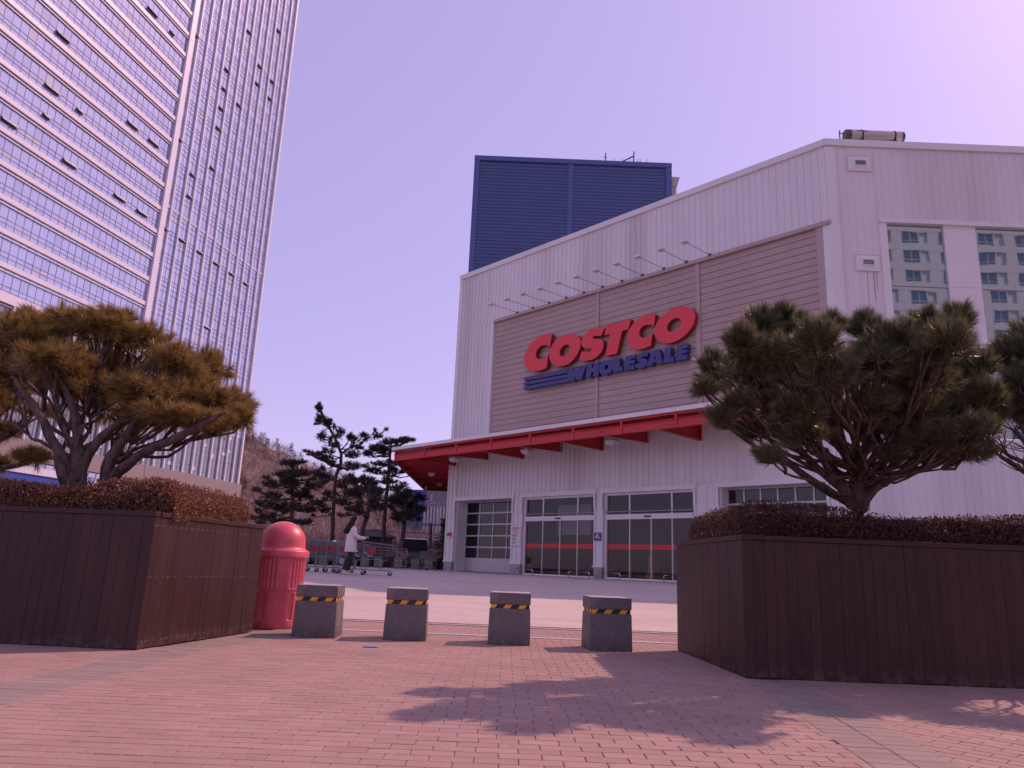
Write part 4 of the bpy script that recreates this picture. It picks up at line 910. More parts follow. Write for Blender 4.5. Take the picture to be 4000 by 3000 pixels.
def pad(px, py, Y, rx, ry, ns, src=None, rd=None):
    ns = int(ns * (2.7 if Y < 12 else 1.0)); s = Y / 1631.0; return (tuple(at(px, py, Y)), (rx * s, (rd if rd else max(rx, ry) * .9) * s, ry * s), ns, src)
f1 = tuple(at(165, 965, 7.95)); f2 = tuple(at(232, 1000, 8.10))
def pad_l(px, py, Y, *a): return pad(px, py, 7.95 + (Y - 7.95) * 1.8, *a)
padsL = [pad_l(40, 735, 8.2, 80, 55, 42), pad_l(130, 705, 8.5, 85, 42, 40), pad_l(215, 715, 8.2, 75, 45, 40), pad_l(300, 750, 8.4, 80, 55, 46), pad_l(120, 790, 8.0, 90, 50, 40), pad_l(220, 800, 8.6, 90, 55, 44), pad_l(20, 810, 8.6, 60, 55, 26),
         pad_l(370, 790, 8.2, 75, 50, 44), pad_l(440, 800, 8.6, 62, 50, 38), pad_l(330, 850, 8.1, 90, 45, 40, f2), pad_l(430, 870, 8.3, 75, 42, 40, f2), pad_l(500, 880, 8.5, 48, 45, 32, f2), pad_l(520, 905, 8.3, 32, 30, 18, f2), pad_l(455, 915, 8.2, 60, 26, 24, f2), pad_l(270, 880, 8.8, 80, 40, 26, f2), pad_l(370, 900, 8.0, 80, 28, 28, f2), pad_l(200, 850, 8.2, 90, 40, 30), pad_l(300, 910, 8.5, 70, 25, 18, f2), pad_l(90, 760, 8.6, 80, 50, 30), pad_l(400, 830, 8.4, 70, 45, 28), pad_l(330, 905, 8.1, 60, 24, 20, f2), pad_l(415, 905, 8.0, 60, 22, 20, f2), pad_l(250, 688, 8.3, 50, 24, 16), pad_l(160, 692, 8.2, 60, 20, 14), pad_l(60, 700, 8.3, 60, 24, 16)]
bL = at(165, 1100, 7.95); b2 = at(225, 1100, 8.10)
def second_stem(tr, B0):
    def li(q, r): rough(tr, [Vector(at(*a)) - B0 for a in q], r)
    li([(225, 1105, 8.1), (229, 1050, 8.1), (234, 1010, 8.1), (255, 965, 8.06), (290, 915, 8.0), (320, 870, 8.0)], [.092, .08, .07, .055, .038, .02])
    li([(227, 1070, 8.1), (255, 1020, 8.05), (300, 985, 8.0), (380, 945, 7.95), (450, 910, 7.95), (490, 890, 7.95)], [.06, .058, .052, .042, .03, .016])
    li([(164, 1060, 7.95), (140, 1000, 7.92), (110, 945, 7.9), (75, 880, 7.85), (30, 815, 7.95)], [.06, .058, .05, .038, .018])
    li([(166, 1040, 7.95), (190, 985, 8.0), (235, 930, 8.05), (290, 895, 8.05), (340, 865, 8.05)], [.055, .052, .044, .034, .018])
    li([(165, 1030, 7.95), (168, 960, 8.0), (160, 890, 8.05), (120, 800, 8.05)], [.06, .052, .042, .02])
    li([(160, 1075, 7.93), (142, 1045, 7.88), (128, 1005, 7.84), (124, 985, 7.84)], [.05, .048, .042, .038])
pine('pine_tree', 'golden green pine with spreading crown in the planter beside the red bin', (bL.x, bL.y, 1.12), f1, padsL, 'needle_gold', 92, .138, .0058, (15, 88), .092, None, second_stem, .35)
padsL2 = [pad(-10, 870, 9.6, 60, 48, 40), pad(25, 840, 9.8, 45, 35, 24), pad(-60, 800, 9.6, 90, 60, 34), pad(72, 988, 9.0, 36, 20, 22, tuple(at(0, 1010, 9.1))), pad(5, 1005, 9.2, 26, 18, 12, tuple(at(-40, 1010, 9.2))), pad(10, 930, 9.6, 45, 25, 16), pad(90, 890, 9.7, 45, 20, 12)]
bl2 = at(-95, 1100, 9.4)
pine('pine_tree', 'green pine mostly cut off by the photo edge behind the golden pine', (bl2.x, bl2.y, 1.0), tuple(at(-85, 960, 9.4)), padsL2, 'needle_gold', 60, .13, .0062, (15, 85), .1, None, lambda tr, B0: tr.tube([Vector(at(-85, 1010, 9.4)) - B0, Vector(at(-30, 1015, 9.2)) - B0, Vector(at(40, 1005, 9.05)) - B0, Vector(at(70, 995, 9.0)) - B0], [.05, .04, .03, .02], 7), .4)
fR = tuple(at(1850, 1010, 7.5))
def pad_r(px, py, Y, *a): return pad(px, py, 7.35 + (Y - 8.4) * 2.6 - (.75 if py < 790 else .25), *a)
padsR = [pad_r(1645, 705, 8.4, 34, 46, 26), pad_r(1600, 745, 8.3, 50, 45, 30), pad_r(1720, 720, 8.5, 55, 45, 34), pad_r(1770, 735, 8.2, 45, 50, 30), pad_r(1860, 715, 8.5, 36, 46, 28), pad_r(1930, 735, 8.3, 60, 45, 34), pad_r(1985, 715, 8.6, 45, 40, 28), pad_r(2068, 700, 8.4, 34, 48, 30), pad_r(2040, 745, 8.2, 70, 50, 36),
         pad_r(1545, 800, 8.4, 42, 45, 30), pad_r(1525, 840, 8.3, 30, 22, 14), pad_r(1620, 810, 8.2, 70, 50, 40), pad_r(1710, 810, 8.6, 75, 55, 40), pad_r(1800, 810, 8.1, 75, 60, 42), pad_r(1890, 815, 8.6, 80, 60, 42), pad_r(1980, 815, 8.2, 85, 60, 46), pad_r(2070, 825, 8.5, 70, 60, 42), pad_r(2120, 860, 8.3, 48, 50, 32),
         pad_r(1640, 870, 8.5, 60, 40, 28), pad_r(1720, 890, 8.2, 65, 42, 30), pad_r(1800, 890, 8.8, 60, 40, 22), pad_r(1960, 890, 8.3, 80, 50, 40), pad_r(2050, 900, 8.5, 80, 50, 42), pad_r(2100, 930, 8.2, 55, 35, 28), pad_r(2010, 950, 8.3, 65, 32, 28), pad_r(1665, 985, 8.2, 34, 17, 16, tuple(at(1830, 1065, 7.45))), pad_r(1880, 870, 8.2, 60, 40, 22), pad_r(1700, 940, 8.6, 45, 24, 14), pad_r(1740, 940, 8.3, 60, 30, 22), pad_r(1850, 900, 8.6, 70, 40, 26), pad_r(1930, 930, 8.5, 70, 40, 28), pad_r(2090, 975, 8.3, 70, 28, 30), pad_r(2030, 985, 8.5, 60, 22, 22), pad_r(2130, 900, 8.5, 45, 50, 26), pad_r(1600, 880, 8.3, 45, 30, 20), pad_r(1760, 850, 8.5, 60, 50, 26), pad_r(1900, 780, 8.3, 60, 50, 26), pad_r(1680, 760, 8.3, 60, 40, 26), pad_r(1560, 900, 8.3, 40, 24, 14), pad_r(1620, 930, 8.4, 40, 20, 12), pad_r(1850, 790, 8.2, 60, 50, 24), pad_r(1740, 860, 8.7, 60, 50, 20), pad_r(1950, 985, 8.4, 60, 20, 16), pad_r(2110, 790, 8.4, 40, 50, 24), pad_r(1800, 700, 8.4, 30, 24, 12), pad_r(1690, 680, 8.4, 26, 22, 10), pad_r(2010, 690, 8.3, 28, 24, 10)]
bR = at(1850, 1120, 7.50)
def limbsR(tr, B0):
    def li(q, r): rough(tr, [Vector(at(*a)) - B0 for a in q], r)
    li([(1845, 1085, 7.50), (1790, 1010, 7.45), (1745, 940, 7.40), (1725, 860, 7.40)], [.05, .041, .032, .02])
    li([(1850, 1080, 7.50), (1840, 1000, 7.55), (1800, 920, 7.60), (1790, 830, 7.60)], [.055, .045, .034, .02])
    li([(1855, 1080, 7.50), (1862, 990, 7.45), (1880, 930, 7.40), (1920, 840, 7.40)], [.05, .043, .033, .018])
    li([(1858, 1085, 7.50), (1900, 1010, 7.55), (1950, 950, 7.60), (2010, 880, 7.60)], [.055, .045, .034, .02])
    li([(1860, 1090, 7.50), (1910, 1040, 7.40), (1990, 1012, 7.35), (2060, 985, 7.35)], [.048, .04, .03, .018])
    li([(1848, 1092, 7.50), (1770, 1050, 7.40), (1710, 1005, 7.35), (1675, 990, 7.30)], [.05, .04, .028, .018])
    li([(1850, 1085, 7.50), (1765, 1010, 7.35), (1660, 900, 7.40), (1600, 830, 7.45)], [.044, .036, .025, .015])
pine('pine_tree', 'broad dark green pine in the planter before the store facade', (bR.x, bR.y, 1.12), fR, padsR, 'needle_dark', 84, .115, .0054, (8, 66), .12, None, limbsR, .75)
padsR2 = [pad(2185, 770, 7.5, 45, 55, 34), pad(2230, 740, 7.5, 60, 60, 30), pad(2215, 830, 7.3, 60, 55, 34), pad(2190, 880, 7.5, 45, 40, 24), pad(2240, 890, 7.5, 60, 50, 24), pad(2280, 820, 7.5, 70, 80, 40), pad(2330, 780, 7.0, 60, 60, 30), pad(2400, 820, 6.8, 60, 60, 30), pad(2460, 780, 6.8, 60, 60, 30), pad(2380, 880, 6.7, 60, 50, 26), pad(2520, 840, 6.8, 60, 60, 30)]
br2 = at(2330, 1120, 7.4)
def limbsR2(tr, B0):
    for q in ([(2330, 1060, 7.4), (2250, 1015, 7.4), (2180, 985, 7.4), (2135, 950, 7.4)], [(2320, 1030, 7.4), (2240, 980, 7.3), (2190, 930, 7.3)], [(2280, 1030, 7.4), (2215, 1020, 7.45), (2160, 985, 7.45)]):
        P = [Vector(at(*a)) - B0 for a in q]; tr.tube(P, [.04, .03, .018, .01][:len(P)], 6)
        for _ in range(16):
            a = P[random.randint(1, len(P) - 1)]; tr.tube(wob(a, a + Vector((random.uniform(-.3, .15), random.uniform(-.15, .15), random.uniform(.05, .35))), 3, .06), [.008, .006, .005, .003], 4, cap=False)
pine('pine_tree', 'dark pine cut by the photo edge with bare twigs under its crown', (br2.x, br2.y, 1.12), tuple(at(2320, 1000, 7.4)), padsR2, 'needle_dark', 80, .115, .0056, (8, 66), .11, None, limbsR2, .7)

# ------------------------------------------------------------------ litter bin
bin_ = thing('litter_bin', 'red plastic litter bin with fluted drum and domed lid beside the planter', 'bin', (-2.80, 9.74, 0), .35)
n = NT('red_bin_plastic'); f = n.noise(6, 5); c = n.mixc(n.ramp(f, [(.35, 0.0), (.7, 1.0)]), (.60, .095, .125), (.70, .13, .165)); f2 = n.noise(2.5, 6, stretch=(1, 1, .3)); c = n.mixc(n.ramp(f2, [(.5, 0.0), (.8, .4)]), c, (.50, .12, .145))
n.link(c, n.b.inputs['Base Color']); n.b.inputs['Roughness'].default_value = .38; n.b.inputs['Specular IOR Level'].default_value = .45; n.bump(n.noise(90, 3), .06, .004); M['bin'] = n.m
def flute(r, z, th):
    a = (th / (2 * PI) * 4) % 1.0
    band = (.47 < z < .83) or (.10 < z < .42)
    if not band: return r
    e = min(1, min(abs(z - .47), abs(z - .83)) / .012) if z > .45 else min(1, min(abs(z - .10), abs(z - .42)) / .012)
    if z > .45: k = .5 - .5 * math.cos(2 * PI * a * 9) if .2 < a < .86 else 0
    else: k = 1.0 if (.3 < a < .42 or .55 < a < .67) else 0
    return r - .017 * e * k
pr = [(.272, 0), (.28, .012), (.283, .06)] + [(.284 + .02 * z, z) for z in (.095, .10, .112, .2, .3, .40, .412, .42, .425)] + [(.292, .44), (.297, .455), (.302, .463)] + [(.297 + .012 * z, z) for z in (.47, .482, .6, .7, .81, .82, .83, .84)] + [(.308, .86)]
b = MB(); b.lathe(pr, 192, fn=flute); b.build('drum', 'bin', bin_, smooth=True, angle=.9)
dm = [(.328, .845), (.334, .85), (.335, .915), (.33, .925), (.30, .94), (.283, .955), (.278, .975), (.277, 1.03)] + [(.277 * math.cos(a), 1.03 + .255 * math.sin(a)) for a in np.linspace(.12, 1.5, 12)] + [(.004, 1.286)]
b = MB(); b.lathe(dm, 64); b.build('lid', 'bin', bin_, smooth=True, angle=.7)
# ------------------------------------------------------------------ stone bollards
n = NT('granite'); f = n.noise(90, 4); f2 = n.noise(240, 2); f3 = n.noise(2.5, 5)
c = n.mixc(n.ramp(f, [(.36, 0.0), (.64, 1.0)]), (.092, .084, .085), (.18, .165, .168)); c = n.mixc(n.ramp(f2, [(.60, 0.0), (.70, .7)]), c, (.42, .40, .40)); c = n.mixc(n.ramp(f3, [(.45, 0.0), (.75, .4)]), c, (.09, .085, .09))
sx = n.node('ShaderNodeSeparateXYZ'); n.link(n.coord(), sx.inputs[0]); mr = n.node('ShaderNodeMapRange'); mr.inputs['From Min'].default_value = 0; mr.inputs['From Max'].default_value = .16; mr.inputs['To Min'].default_value = .8; mr.inputs['To Max'].default_value = 0; n.link(sx.outputs[2], mr.inputs[0])
mm = n.node('ShaderNodeMath', operation='MULTIPLY'); n.link(mr.outputs[0], mm.inputs[0]); n.link(n.ramp(n.noise(9, 5), [(.35, 0.0), (.62, 1.0)]), mm.inputs[1]); c = n.mixc(mm.outputs[0], c, (.06, .045, .04)); c = n.mixc(n.ramp(n.noise(7, 6, stretch=(1, 1, .2)), [(.56, 0.0), (.7, .45)]), c, (.26, .235, .23))
n.link(c, n.b.inputs['Base Color']); n.b.inputs['Roughness'].default_value = .6; n.bump(f, .25, .003); M['granite'] = n.m
n = NT('granite_top'); f = n.noise(110, 4); c = n.mixc(n.ramp(f, [(.36, 0.0), (.64, 1.0)]), (.34, .31, .31), (.46, .42, .42)); n.link(c, n.b.inputs['Base Color']); n.b.inputs['Roughness'].default_value = .8; n.bump(f, .3, .003); M['granite_top'] = n.m
M['tape_black'] = mat('black_tape', (.03, .022, .02), .5, var=.4, vscale=30); M['tape_yellow'] = mat('yellow_tape', (.88, .42, .02), .45, var=.1, vscale=20)
def bollard_thing(label, loc, rz):
    t = thing('stone_bollard', label, 'bollard', loc, rz, 'square stone bollards on the brick')
    H, a, a2 = .556, .236, .228
    b = MB(); b.hull8([(-a, -a, 0), (a, -a, 0), (a, a, 0), (-a, a, 0)], [(-a2, -a2, .385), (a2, -a2, .385), (a2, a2, .385), (-a2, a2, .385)]); b.build('block', 'granite', t, bevel=.006)
    b = MB(); b.box(-.214, .214, -.214, .214, .38, .435); b.build('neck', 'granite', t)
    b = MB(); c_ = .229; b.box(-c_, c_, -c_, c_, .43, H); b.poly([(-c_ + .009, -c_ + .009, H + .001), (c_ - .009, -c_ + .009, H + .001), (c_ - .009, c_ - .009, H + .001), (-c_ + .009, c_ - .009, H + .001)], 1); b.build('cap', ['granite', 'granite_top'], t, bevel=.008)
    tp = MB(); e = .2155
    for k in range(4):
        tp.T = Matrix.Rotation(k * PI / 2, 4, 'Z'); tp.poly([(-e, -e, .386), (e, -e, .386), (e, -e, .429), (-e, -e, .429)], 0)
        x = -.245
        while x < e:
            q = [(x, .387), (x + .075, .387), (x + .105, .428), (x + .03, .428)]; q = [(max(-e, min(e, u)), v) for u, v in q]
            if q[1][0] - q[0][0] > .004 or q[2][0] - q[3][0] > .004: tp.poly([(u, -e - .0012, v) for u, v in q], 1)
            x += .165
    tp.build('warning_tape', ['tape_black', 'tape_yellow'], t); return t
bs = [((-2.075, 8.945), .03, 'grey stone bollard with striped tape right beside the red bin'), ((-1.09, 9.02), .06, 'grey stone bollard with striped tape, second from the red bin'), ((.085, 9.01), -.02, 'grey stone bollard with striped tape, third from the red bin'), ((1.16, 8.79), .09, 'dark stone bollard with striped tape nearest the shaded planter')]
bo = bollard_thing(bs[0][2], (*bs[0][0], 0), bs[0][1])
for p, r, lb in bs[1:]: dup(bo, (*p, 0), r, lb)
fb = [(-10.06, 'behind the row of nested carts'), (-7.74, 'left behind the pushed cart'), (-6.99, 'seen through the legs of the pushed cart'), (-5.88, 'under the cart parked left of the black car'), (-4.95, 'right in front of the black car'), (-4.21, 'under the cart parked near the store corner')]
for x, lb in fb: dup(bo, (x, 43.2, .5), random.uniform(-.05, .05), 'small far stone bollard ' + lb, 'far stone bollards along the forecourt edge')
# ------------------------------------------------------------------ shopping carts (local x runs forward, base at the wheels)
def cart_thing(label, loc, rz, group):
    t = thing('shopping_cart', label, 'cart', loc, rz, group)
    b = MB(); L0, L1, W0, W1, ZB0, ZB1, ZT0, ZT1 = -.42, .52, .28, .22, .50, .58, .94, .86
    def P(u, s, v): # u along, s side, v height fraction
        x = L0 + (L1 - L0) * u; wv = (W0 + (W1 - W0) * u) * (.86 + .14 * v); z0 = ZB0 + (ZB1 - ZB0) * u; z1 = ZT0 + (ZT1 - ZT0) * u
        return (x + (u - .5) * .08 * v, s * wv, z0 + (z1 - z0) * v)
    for s in (-1, 1):
        for k in range(17): b.tube([P(k / 16, s, 0), P(k / 16, s, 1)], .0042, 4, cap=False)
        for v, r in ((0, .007), (.25, .0045), (.5, .0045), (.75, .0045), (1, .011)): b.tube([P(0, s, v), P(1, s, v)], r, 5)
    for k in range(9):
        q = -1 + 2 * k / 8; b.tube([P(1, q, 0), P(1, q, 1)], .0042, 4, cap=False); b.tube([P(0, q, 0), P(1, q, 0)], .0042, 4, cap=False); b.tube([P(0, q, 0), P(0, q, 1)], .0042, 4, cap=False)
    for k in range(12): b.tube([P(k / 11, -1, 0), P(k / 11, 1, 0)], .0042, 4, cap=False)
    for v in (0, .33, .66, 1): b.tube([P(1, -1, v), P(1, 1, v)], .007 if v in (0, 1) else .0045, 5); b.tube([P(0, -1, v), P(0, 1, v)], .007 if v in (0, 1) else .0045, 5)
    b.build('basket', 'cart_wire', t)
    b = MB()
    for s in (-1, 1):
        y = .25 * s
        b.tube([(-.50, y, 1.0), (-.42, y, .93), (-.40, y, .50), (-.38, y, .44), (.05, y, .46), (.10, y, .42), (.12, y * .95, .16)], .013, 6)
        b.tube([(-.40, y, .50), (-.42, y, .17), (-.36, y, .145), (.40, y * .8, .145), (.45, y * .75, .15)], .013, 6)
        b.tube([(.12, y * .95, .16), (.16, y * .93, .40), (.3, y * .9, .44)], .012, 6)
    b.tube([(-.40, -.25, .16), (-.40, .25, .16)], .012, 6); b.tube([(.42, -.19, .147), (.42, .19, .147)], .012, 6); b.tube([(.1, -.24, .43), (.1, .24, .43)], .011, 6)
    b.build('frame', 'cart_wire', t)
    b = MB(); b.tube([(-.50, -.27, 1.0), (-.50, .27, 1.0)], .02, 8); b.build('handle', 'red_plastic', t)
    for s in (-1, 1): b = MB(); b.box(-.3, -.06, s * .279 - .004, s * .279 + .004, .6, .8); b.build('side_plate', 'plate_red', t)
    for x, y in ((-.38, -.25), (-.38, .25), (.40, -.19), (.40, .19)):
        b = MB(); b.tube([(x, y - .014, .062), (x, y + .014, .062)], .062, 14, 0); b.tube([(x, y - .016, .062), (x, y + .016, .062)], .022, 8, 1); b.box(x - .03, x + .03, y - .022, y - .017, .05, .15, 1); b.box(x - .03, x + .03, y + .017, y + .022, .05, .15, 1)
        b.build('wheel', ['rubber', 'galv'], t)
    return t
def gz(y): return prof(y) + .003
ct = cart_thing('empty shopping cart pushed by the woman in the pale jacket', (-3.74, 22.75, gz(22.75)), .16, 'shopping carts on the forecourt')
nest = [(-6.02, 24.3), (-5.72, 24.22), (-5.42, 24.14), (-5.12, 24.06), (-4.60, 23.3)]
nl = ['shopping cart at the tail of the nested row beside the red bin', 'second shopping cart from the tail of the nested row', 'middle shopping cart of the nested row behind the woman', 'leading shopping cart of the nested row behind the woman', 'shopping cart standing just behind the woman in the pale jacket']
for (x, y), lb in zip(nest, nl): dup(ct, (x, y, gz(y)), .2 if x < -5 else .12, lb)
dup(ct, (-5.05, 38.0, .503), -1.35, 'far shopping cart standing left of the black car')
dup(ct, (-3.75, 38.0, .503), -1.9, 'far shopping cart with red plate parked near the store corner')
# ------------------------------------------------------------------ woman
def skin_body(name, joints, edges, radii, m, parent, sub=2, root=0):
    me = bpy.data.meshes.new(name); me.from_pydata([tuple(j) for j in joints], edges, [])
    o = bpy.data.objects.new(name, me); COL.objects.link(o)
    md = o.modifiers.new('skin', 'SKIN'); md.use_smooth_shade = True; md.branch_smoothing = .4
    sv = me.skin_vertices[0].data
    for i, r in enumerate(radii): sv[i].radius = r if isinstance(r, tuple) else (r, r)
    sv[root].use_root = True
    ss = o.modifiers.new('sub', 'SUBSURF'); ss.levels = sub; ss.render_levels = sub
    bpy.context.view_layer.update(); dg = bpy.context.evaluated_depsgraph_get()
    mm = bpy.data.meshes.new_from_object(o.evaluated_get(dg)); bpy.data.objects.remove(o)
    mm.materials.clear(); mm.materials.append(M[m])
    for p in mm.polygons: p.use_smooth = True; p.material_index = 0
    o2 = bpy.data.objects.new(name, mm); COL.objects.link(o2); o2.parent = parent; return o2
M['skin'] = mat('skin', (.55, .36, .28), .5); M['jacket'] = mat('pale_pink_jacket', (.70, .62, .61), .8, var=.05, vscale=9, bump=.3, bscale=25); M['trousers'] = mat('black_trousers', (.018, .016, .017), .8); M['hair'] = mat('black_hair', (.006, .005, .005), .8, bump=.5, bscale=70); M['shoe'] = mat('pale_shoe', (.55, .52, .5), .6)
wm = thing('person', 'woman with long black hair, pale pink jacket and black trousers pushing a cart', 'person', (-4.42, 22.15, gz(22.15) - .003), -1.12)
# local: x right, y forward
J = [(0, 0, .86), (0, .0, 1.02), (0, .03, 1.2), (0, .02, 1.33), (0, .04, 1.40), (0, .07, 1.49), (0, .085, 1.55),
     (-.085, .01, .80), (-.09, .06, .46), (-.09, -.02, .09), (-.09, .09, .045),
     (.085, .0, .80), (.09, -.03, .47), (.09, -.17, .11), (.09, -.06, .05),
     (-.17, .0, 1.30), (-.21, .03, 1.08), (-.18, .27, 1.03), (-.17, .37, 1.05),
     (.17, .02, 1.30), (.21, .06, 1.08), (.18, .30, 1.04), (.17, .40, 1.06)]
E_ = [(0, 1), (1, 2), (2, 3), (3, 4), (4, 5), (5, 6), (0, 7), (7, 8), (8, 9), (9, 10), (0, 11), (11, 12), (12, 13), (13, 14), (3, 15), (15, 16), (16, 17), (17, 18), (3, 19), (19, 20), (20, 21), (21, 22)]
Rr = [.09, .09, .09, .08, .05, .085, .07, .085, .055, .04, .03, .085, .055, .04, .03, .055, .042, .03, .028, .055, .042, .03, .028]
for hnd, sg in ((18, 1), (22, -1)):
    hx, hy, hz = J[hnd]
    for k, (dx, ln, dz) in enumerate(((-.03, .06, .01), (-.012, .075, .012), (.008, .07, .01), (.027, .055, .006))):
        i = len(J); J += [(hx + dx, hy + ln * .6, hz + dz), (hx + dx, hy + ln * .9, hz - .025)]; Rr += [.009, .008]; E_ += [(hnd, i), (i, i + 1)]
    i = len(J); J += [(hx + sg * .035, hy + .02, hz + .015), (hx + sg * .04, hy + .05, hz + .03)]; Rr += [.010, .009]; E_ += [(hnd, i), (i, i + 1)]
skin_body('body', J, E_, Rr, 'skin', wm)
b = MB(); c0 = Vector((0, .095, 1.51))
b.lathe([(.003, -.02), (.012, -.012), (.014, 0), (.006, .03)], 8, (0, .178, 1.505)); b.build('nose', 'skin', wm, smooth=True)
b = MB(); b.box(-.045, -.025, .168, .174, 1.525, 1.535); b.box(.025, .045, .168, .174, 1.525, 1.535); b.build('eyes', 'black', wm)
b = MB(); b.lathe([(.20, .64), (.205, .66), (.20, .80), (.188, .95), (.178, 1.08), (.18, 1.2), (.172, 1.28), (.13, 1.345), (.07, 1.385)], 28, fn=lambda r, z, th: r * (1 - .2 * abs(math.sin(th))) * (1 + .03 * math.sin(th * 5 + z * 9)))
b.build('jacket', 'jacket', wm, smooth=True)
for sx, dy in ((-1, 0), (1, .03)):
    skin_body('sleeve', [(sx * .12, .0, 1.30), (sx * .175, .0, 1.28), (sx * .215, .03 + dy, 1.09), (sx * .19, .2 + dy, 1.035), (sx * .178, .34 + dy, 1.045)], [(0, 1), (1, 2), (2, 3), (3, 4)], [.075, .082, .066, .056, .044], 'jacket', wm)
skin_body('trousers', [(0, 0, .84), (-.09, .01, .76), (-.095, .055, .46), (-.09, -.03, .1), (.09, .0, .76), (.095, -.03, .47), (.09, -.16, .12)], [(0, 1), (1, 2), (2, 3), (0, 4), (4, 5), (5, 6)], [.12, .10, .082, .072, .10, .082, .072], 'trousers', wm)
for sx, (y0, y1, z0, tilt) in ((-1, (-.08, .17, 0, 0)), (1, (-.22, .02, .0, .3))):
    b = MB(); b.hull8([(sx * .09 - .045, y0, z0 + tilt * .12), (sx * .09 + .045, y0, z0 + tilt * .12), (sx * .09 + .04, y1, z0), (sx * .09 - .04, y1, z0)], [(sx * .09 - .04, y0 + .01, z0 + .1 + tilt * .12), (sx * .09 + .04, y0 + .01, z0 + .1 + tilt * .12), (sx * .09 + .03, y1 - .03, z0 + .05), (sx * .09 - .03, y1 - .03, z0 + .05)]); b.build('shoe', 'shoe', wm, bevel=.015)
b = MB(); b.lathe([(.004, .125), (.06, .115), (.095, .07), (.108, .01), (.112, -.06), (.125, -.16), (.14, -.25), (.135, -.32), (.09, -.37), (.02, -.385)], 20, (0, .03, 1.525), fn=lambda r, z, th: r * (1.0 - .36 * max(0, math.sin(th)) * (1 if z < .06 else .35)) * (1 + .06 * math.sin(th * 7)))
for i, v in enumerate(b.v):
    x, y, z = v; d = max(0, 1.56 - z); b.v[i] = (x, y - d * .42, z)
b.build('hair', 'hair', wm, smooth=True)
# ------------------------------------------------------------------ cars
def car(name, label, loc, rz, paint, L=4.5, W=1.8, H=1.5, van=False):
    t = thing(name, label, 'car', loc, rz)   # local x forward
    h2 = H; hw = W / 2
    if van: top = [(-L / 2 + .05, .78), (-L / 2 + .1, 1.0), (-L / 2 + .35, h2 - .06), (-L / 2 + .7, h2), (L * .1, h2), (L * .22, h2 - .12), (L * .33, 1.05), (L * .46, .92), (L / 2 - .02, .75)]
    else: top = [(-L / 2 + .03, .72), (-L / 2 + .1, .98), (-L * .36, 1.02), (-L * .2, h2 - .04), (-.1, h2), (.35, h2 - .06), (L * .25, 1.0), (L * .44, .84), (L / 2 - .03, .66)]
    bot = .24; b = MB(); n_ = len(top)
    def wid(z): return hw * (1.0 if z < .95 else 1.0 - .2 * (z - .95) / (h2 - .95 + 1e-6)) 
    vs = []
    for x, z in top: vs += [(x, -wid(z), z), (x, wid(z), z), (x, -hw, min(z, .7)), (x, hw, min(z, .7)), (x, -hw * .97, bot), (x, hw * .97, bot)]
    fs = []
    for i in range(n_ - 1):
        a, c_ = i * 6, (i + 1) * 6
        fs += [(a, c_, c_ + 1, a + 1), (a, a + 2, c_ + 2, c_), (a + 2, a + 4, c_ + 4, c_ + 2), (a + 1, c_ + 1, c_ + 3, a + 3), (a + 3, c_ + 3, c_ + 5, a + 5), (a + 4, a + 5, c_ + 5, c_ + 4)]
    e = (n_ - 1) * 6; fs += [(0, 1, 3, 2), (2, 3, 5, 4), (e, e + 2, e + 3, e + 1), (e + 2, e + 4, e + 5, e + 3)]
    b._add(vs, fs); b.build('body', paint, t, smooth=False, bevel=.05, seg=3)
    g = MB()
    def strip(i, j, ins=.08):
        (xa, za), (xb, zb) = top[i], top[j]; o_ = .012
        xa2, za2, xb2, zb2 = xa + (xb - xa) * .1, za + (zb - za) * .1, xa + (xb - xa) * .9, za + (zb - za) * .9
        nx, nz = -(zb - za), xb - xa; l_ = math.hypot(nx, nz); nx, nz = nx / l_ * o_, nz / l_ * o_
        g.poly([(xa2 + nx, -wid(za2) + ins, za2 + nz), (xb2 + nx, -wid(zb2) + ins, zb2 + nz), (xb2 + nx, wid(zb2) - ins, zb2 + nz), (xa2 + nx, wid(za2) - ins, za2 + nz)])
    if van: strip(1, 2); strip(5, 6)
    else: strip(2, 3); strip(5, 6)
    xs = (-L * .40, L * .24) if van else (-L * .30, L * .20)
    for s in (-1, 1):
        for xa, xb in ((xs[0], (xs[0] + xs[1]) / 2 - .04), ((xs[0] + xs[1]) / 2 + .04, xs[1])):
            z0, z1 = 1.0, h2 - .13; sh = .28 if xb == xs[1] else 0; sl = .2 if xa == xs[0] and not van else 0
            g.poly([(xa, s * (wid(z0) + .008), z0), (xb, s * (wid(z0) + .008), z0), (xb - sh, s * (wid(z1) + .008), z1), (xa + sl, s * (wid(z1) + .008), z1)])
    g.build('window', 'car_glass', t)
    for x in (-L * .3, L * .3):
        for s in (-1, 1):
            q = MB(); q.tube([(x, s * (hw - .17), .32), (x, s * (hw + .01), .32)], .32, 20, 0); q.tube([(x, s * (hw - .1), .32), (x, s * (hw + .02), .32)], .2, 12, 1); q.build('wheel', ['rubber', 'galv'], t)
    for s in (-1, 1):
        q = MB(); q.box(L / 2 - .12, L / 2 - .0, s * hw * .62 - .2, s * hw * .62 + .2, .58, .72); q.build('headlight', 'white_plastic', t, bevel=.02)
        q = MB(); q.box(-L / 2 + .0, -L / 2 + .1, s * hw * .78 - .12, s * hw * .78 + .12, .74, .95); q.build('tail_light', 'red_plastic', t, bevel=.02)
    return t
def paint(name, c, coat=.6): M[name] = mat(name, c, .35, .1, coat=coat); return name
car('parked_van', 'black car in shade behind the far stone bollards', (-5.72, 49.2, .455), PI / 2 + .1, paint('black_paint', (.008, .008, .009)), 4.4, 1.75, 1.85, True)
car('parked_car', 'silver blue car half hidden behind the store corner', (-2.85, 50.5, .455), PI + .25, paint('silver_blue_paint', (.42, .46, .55)))
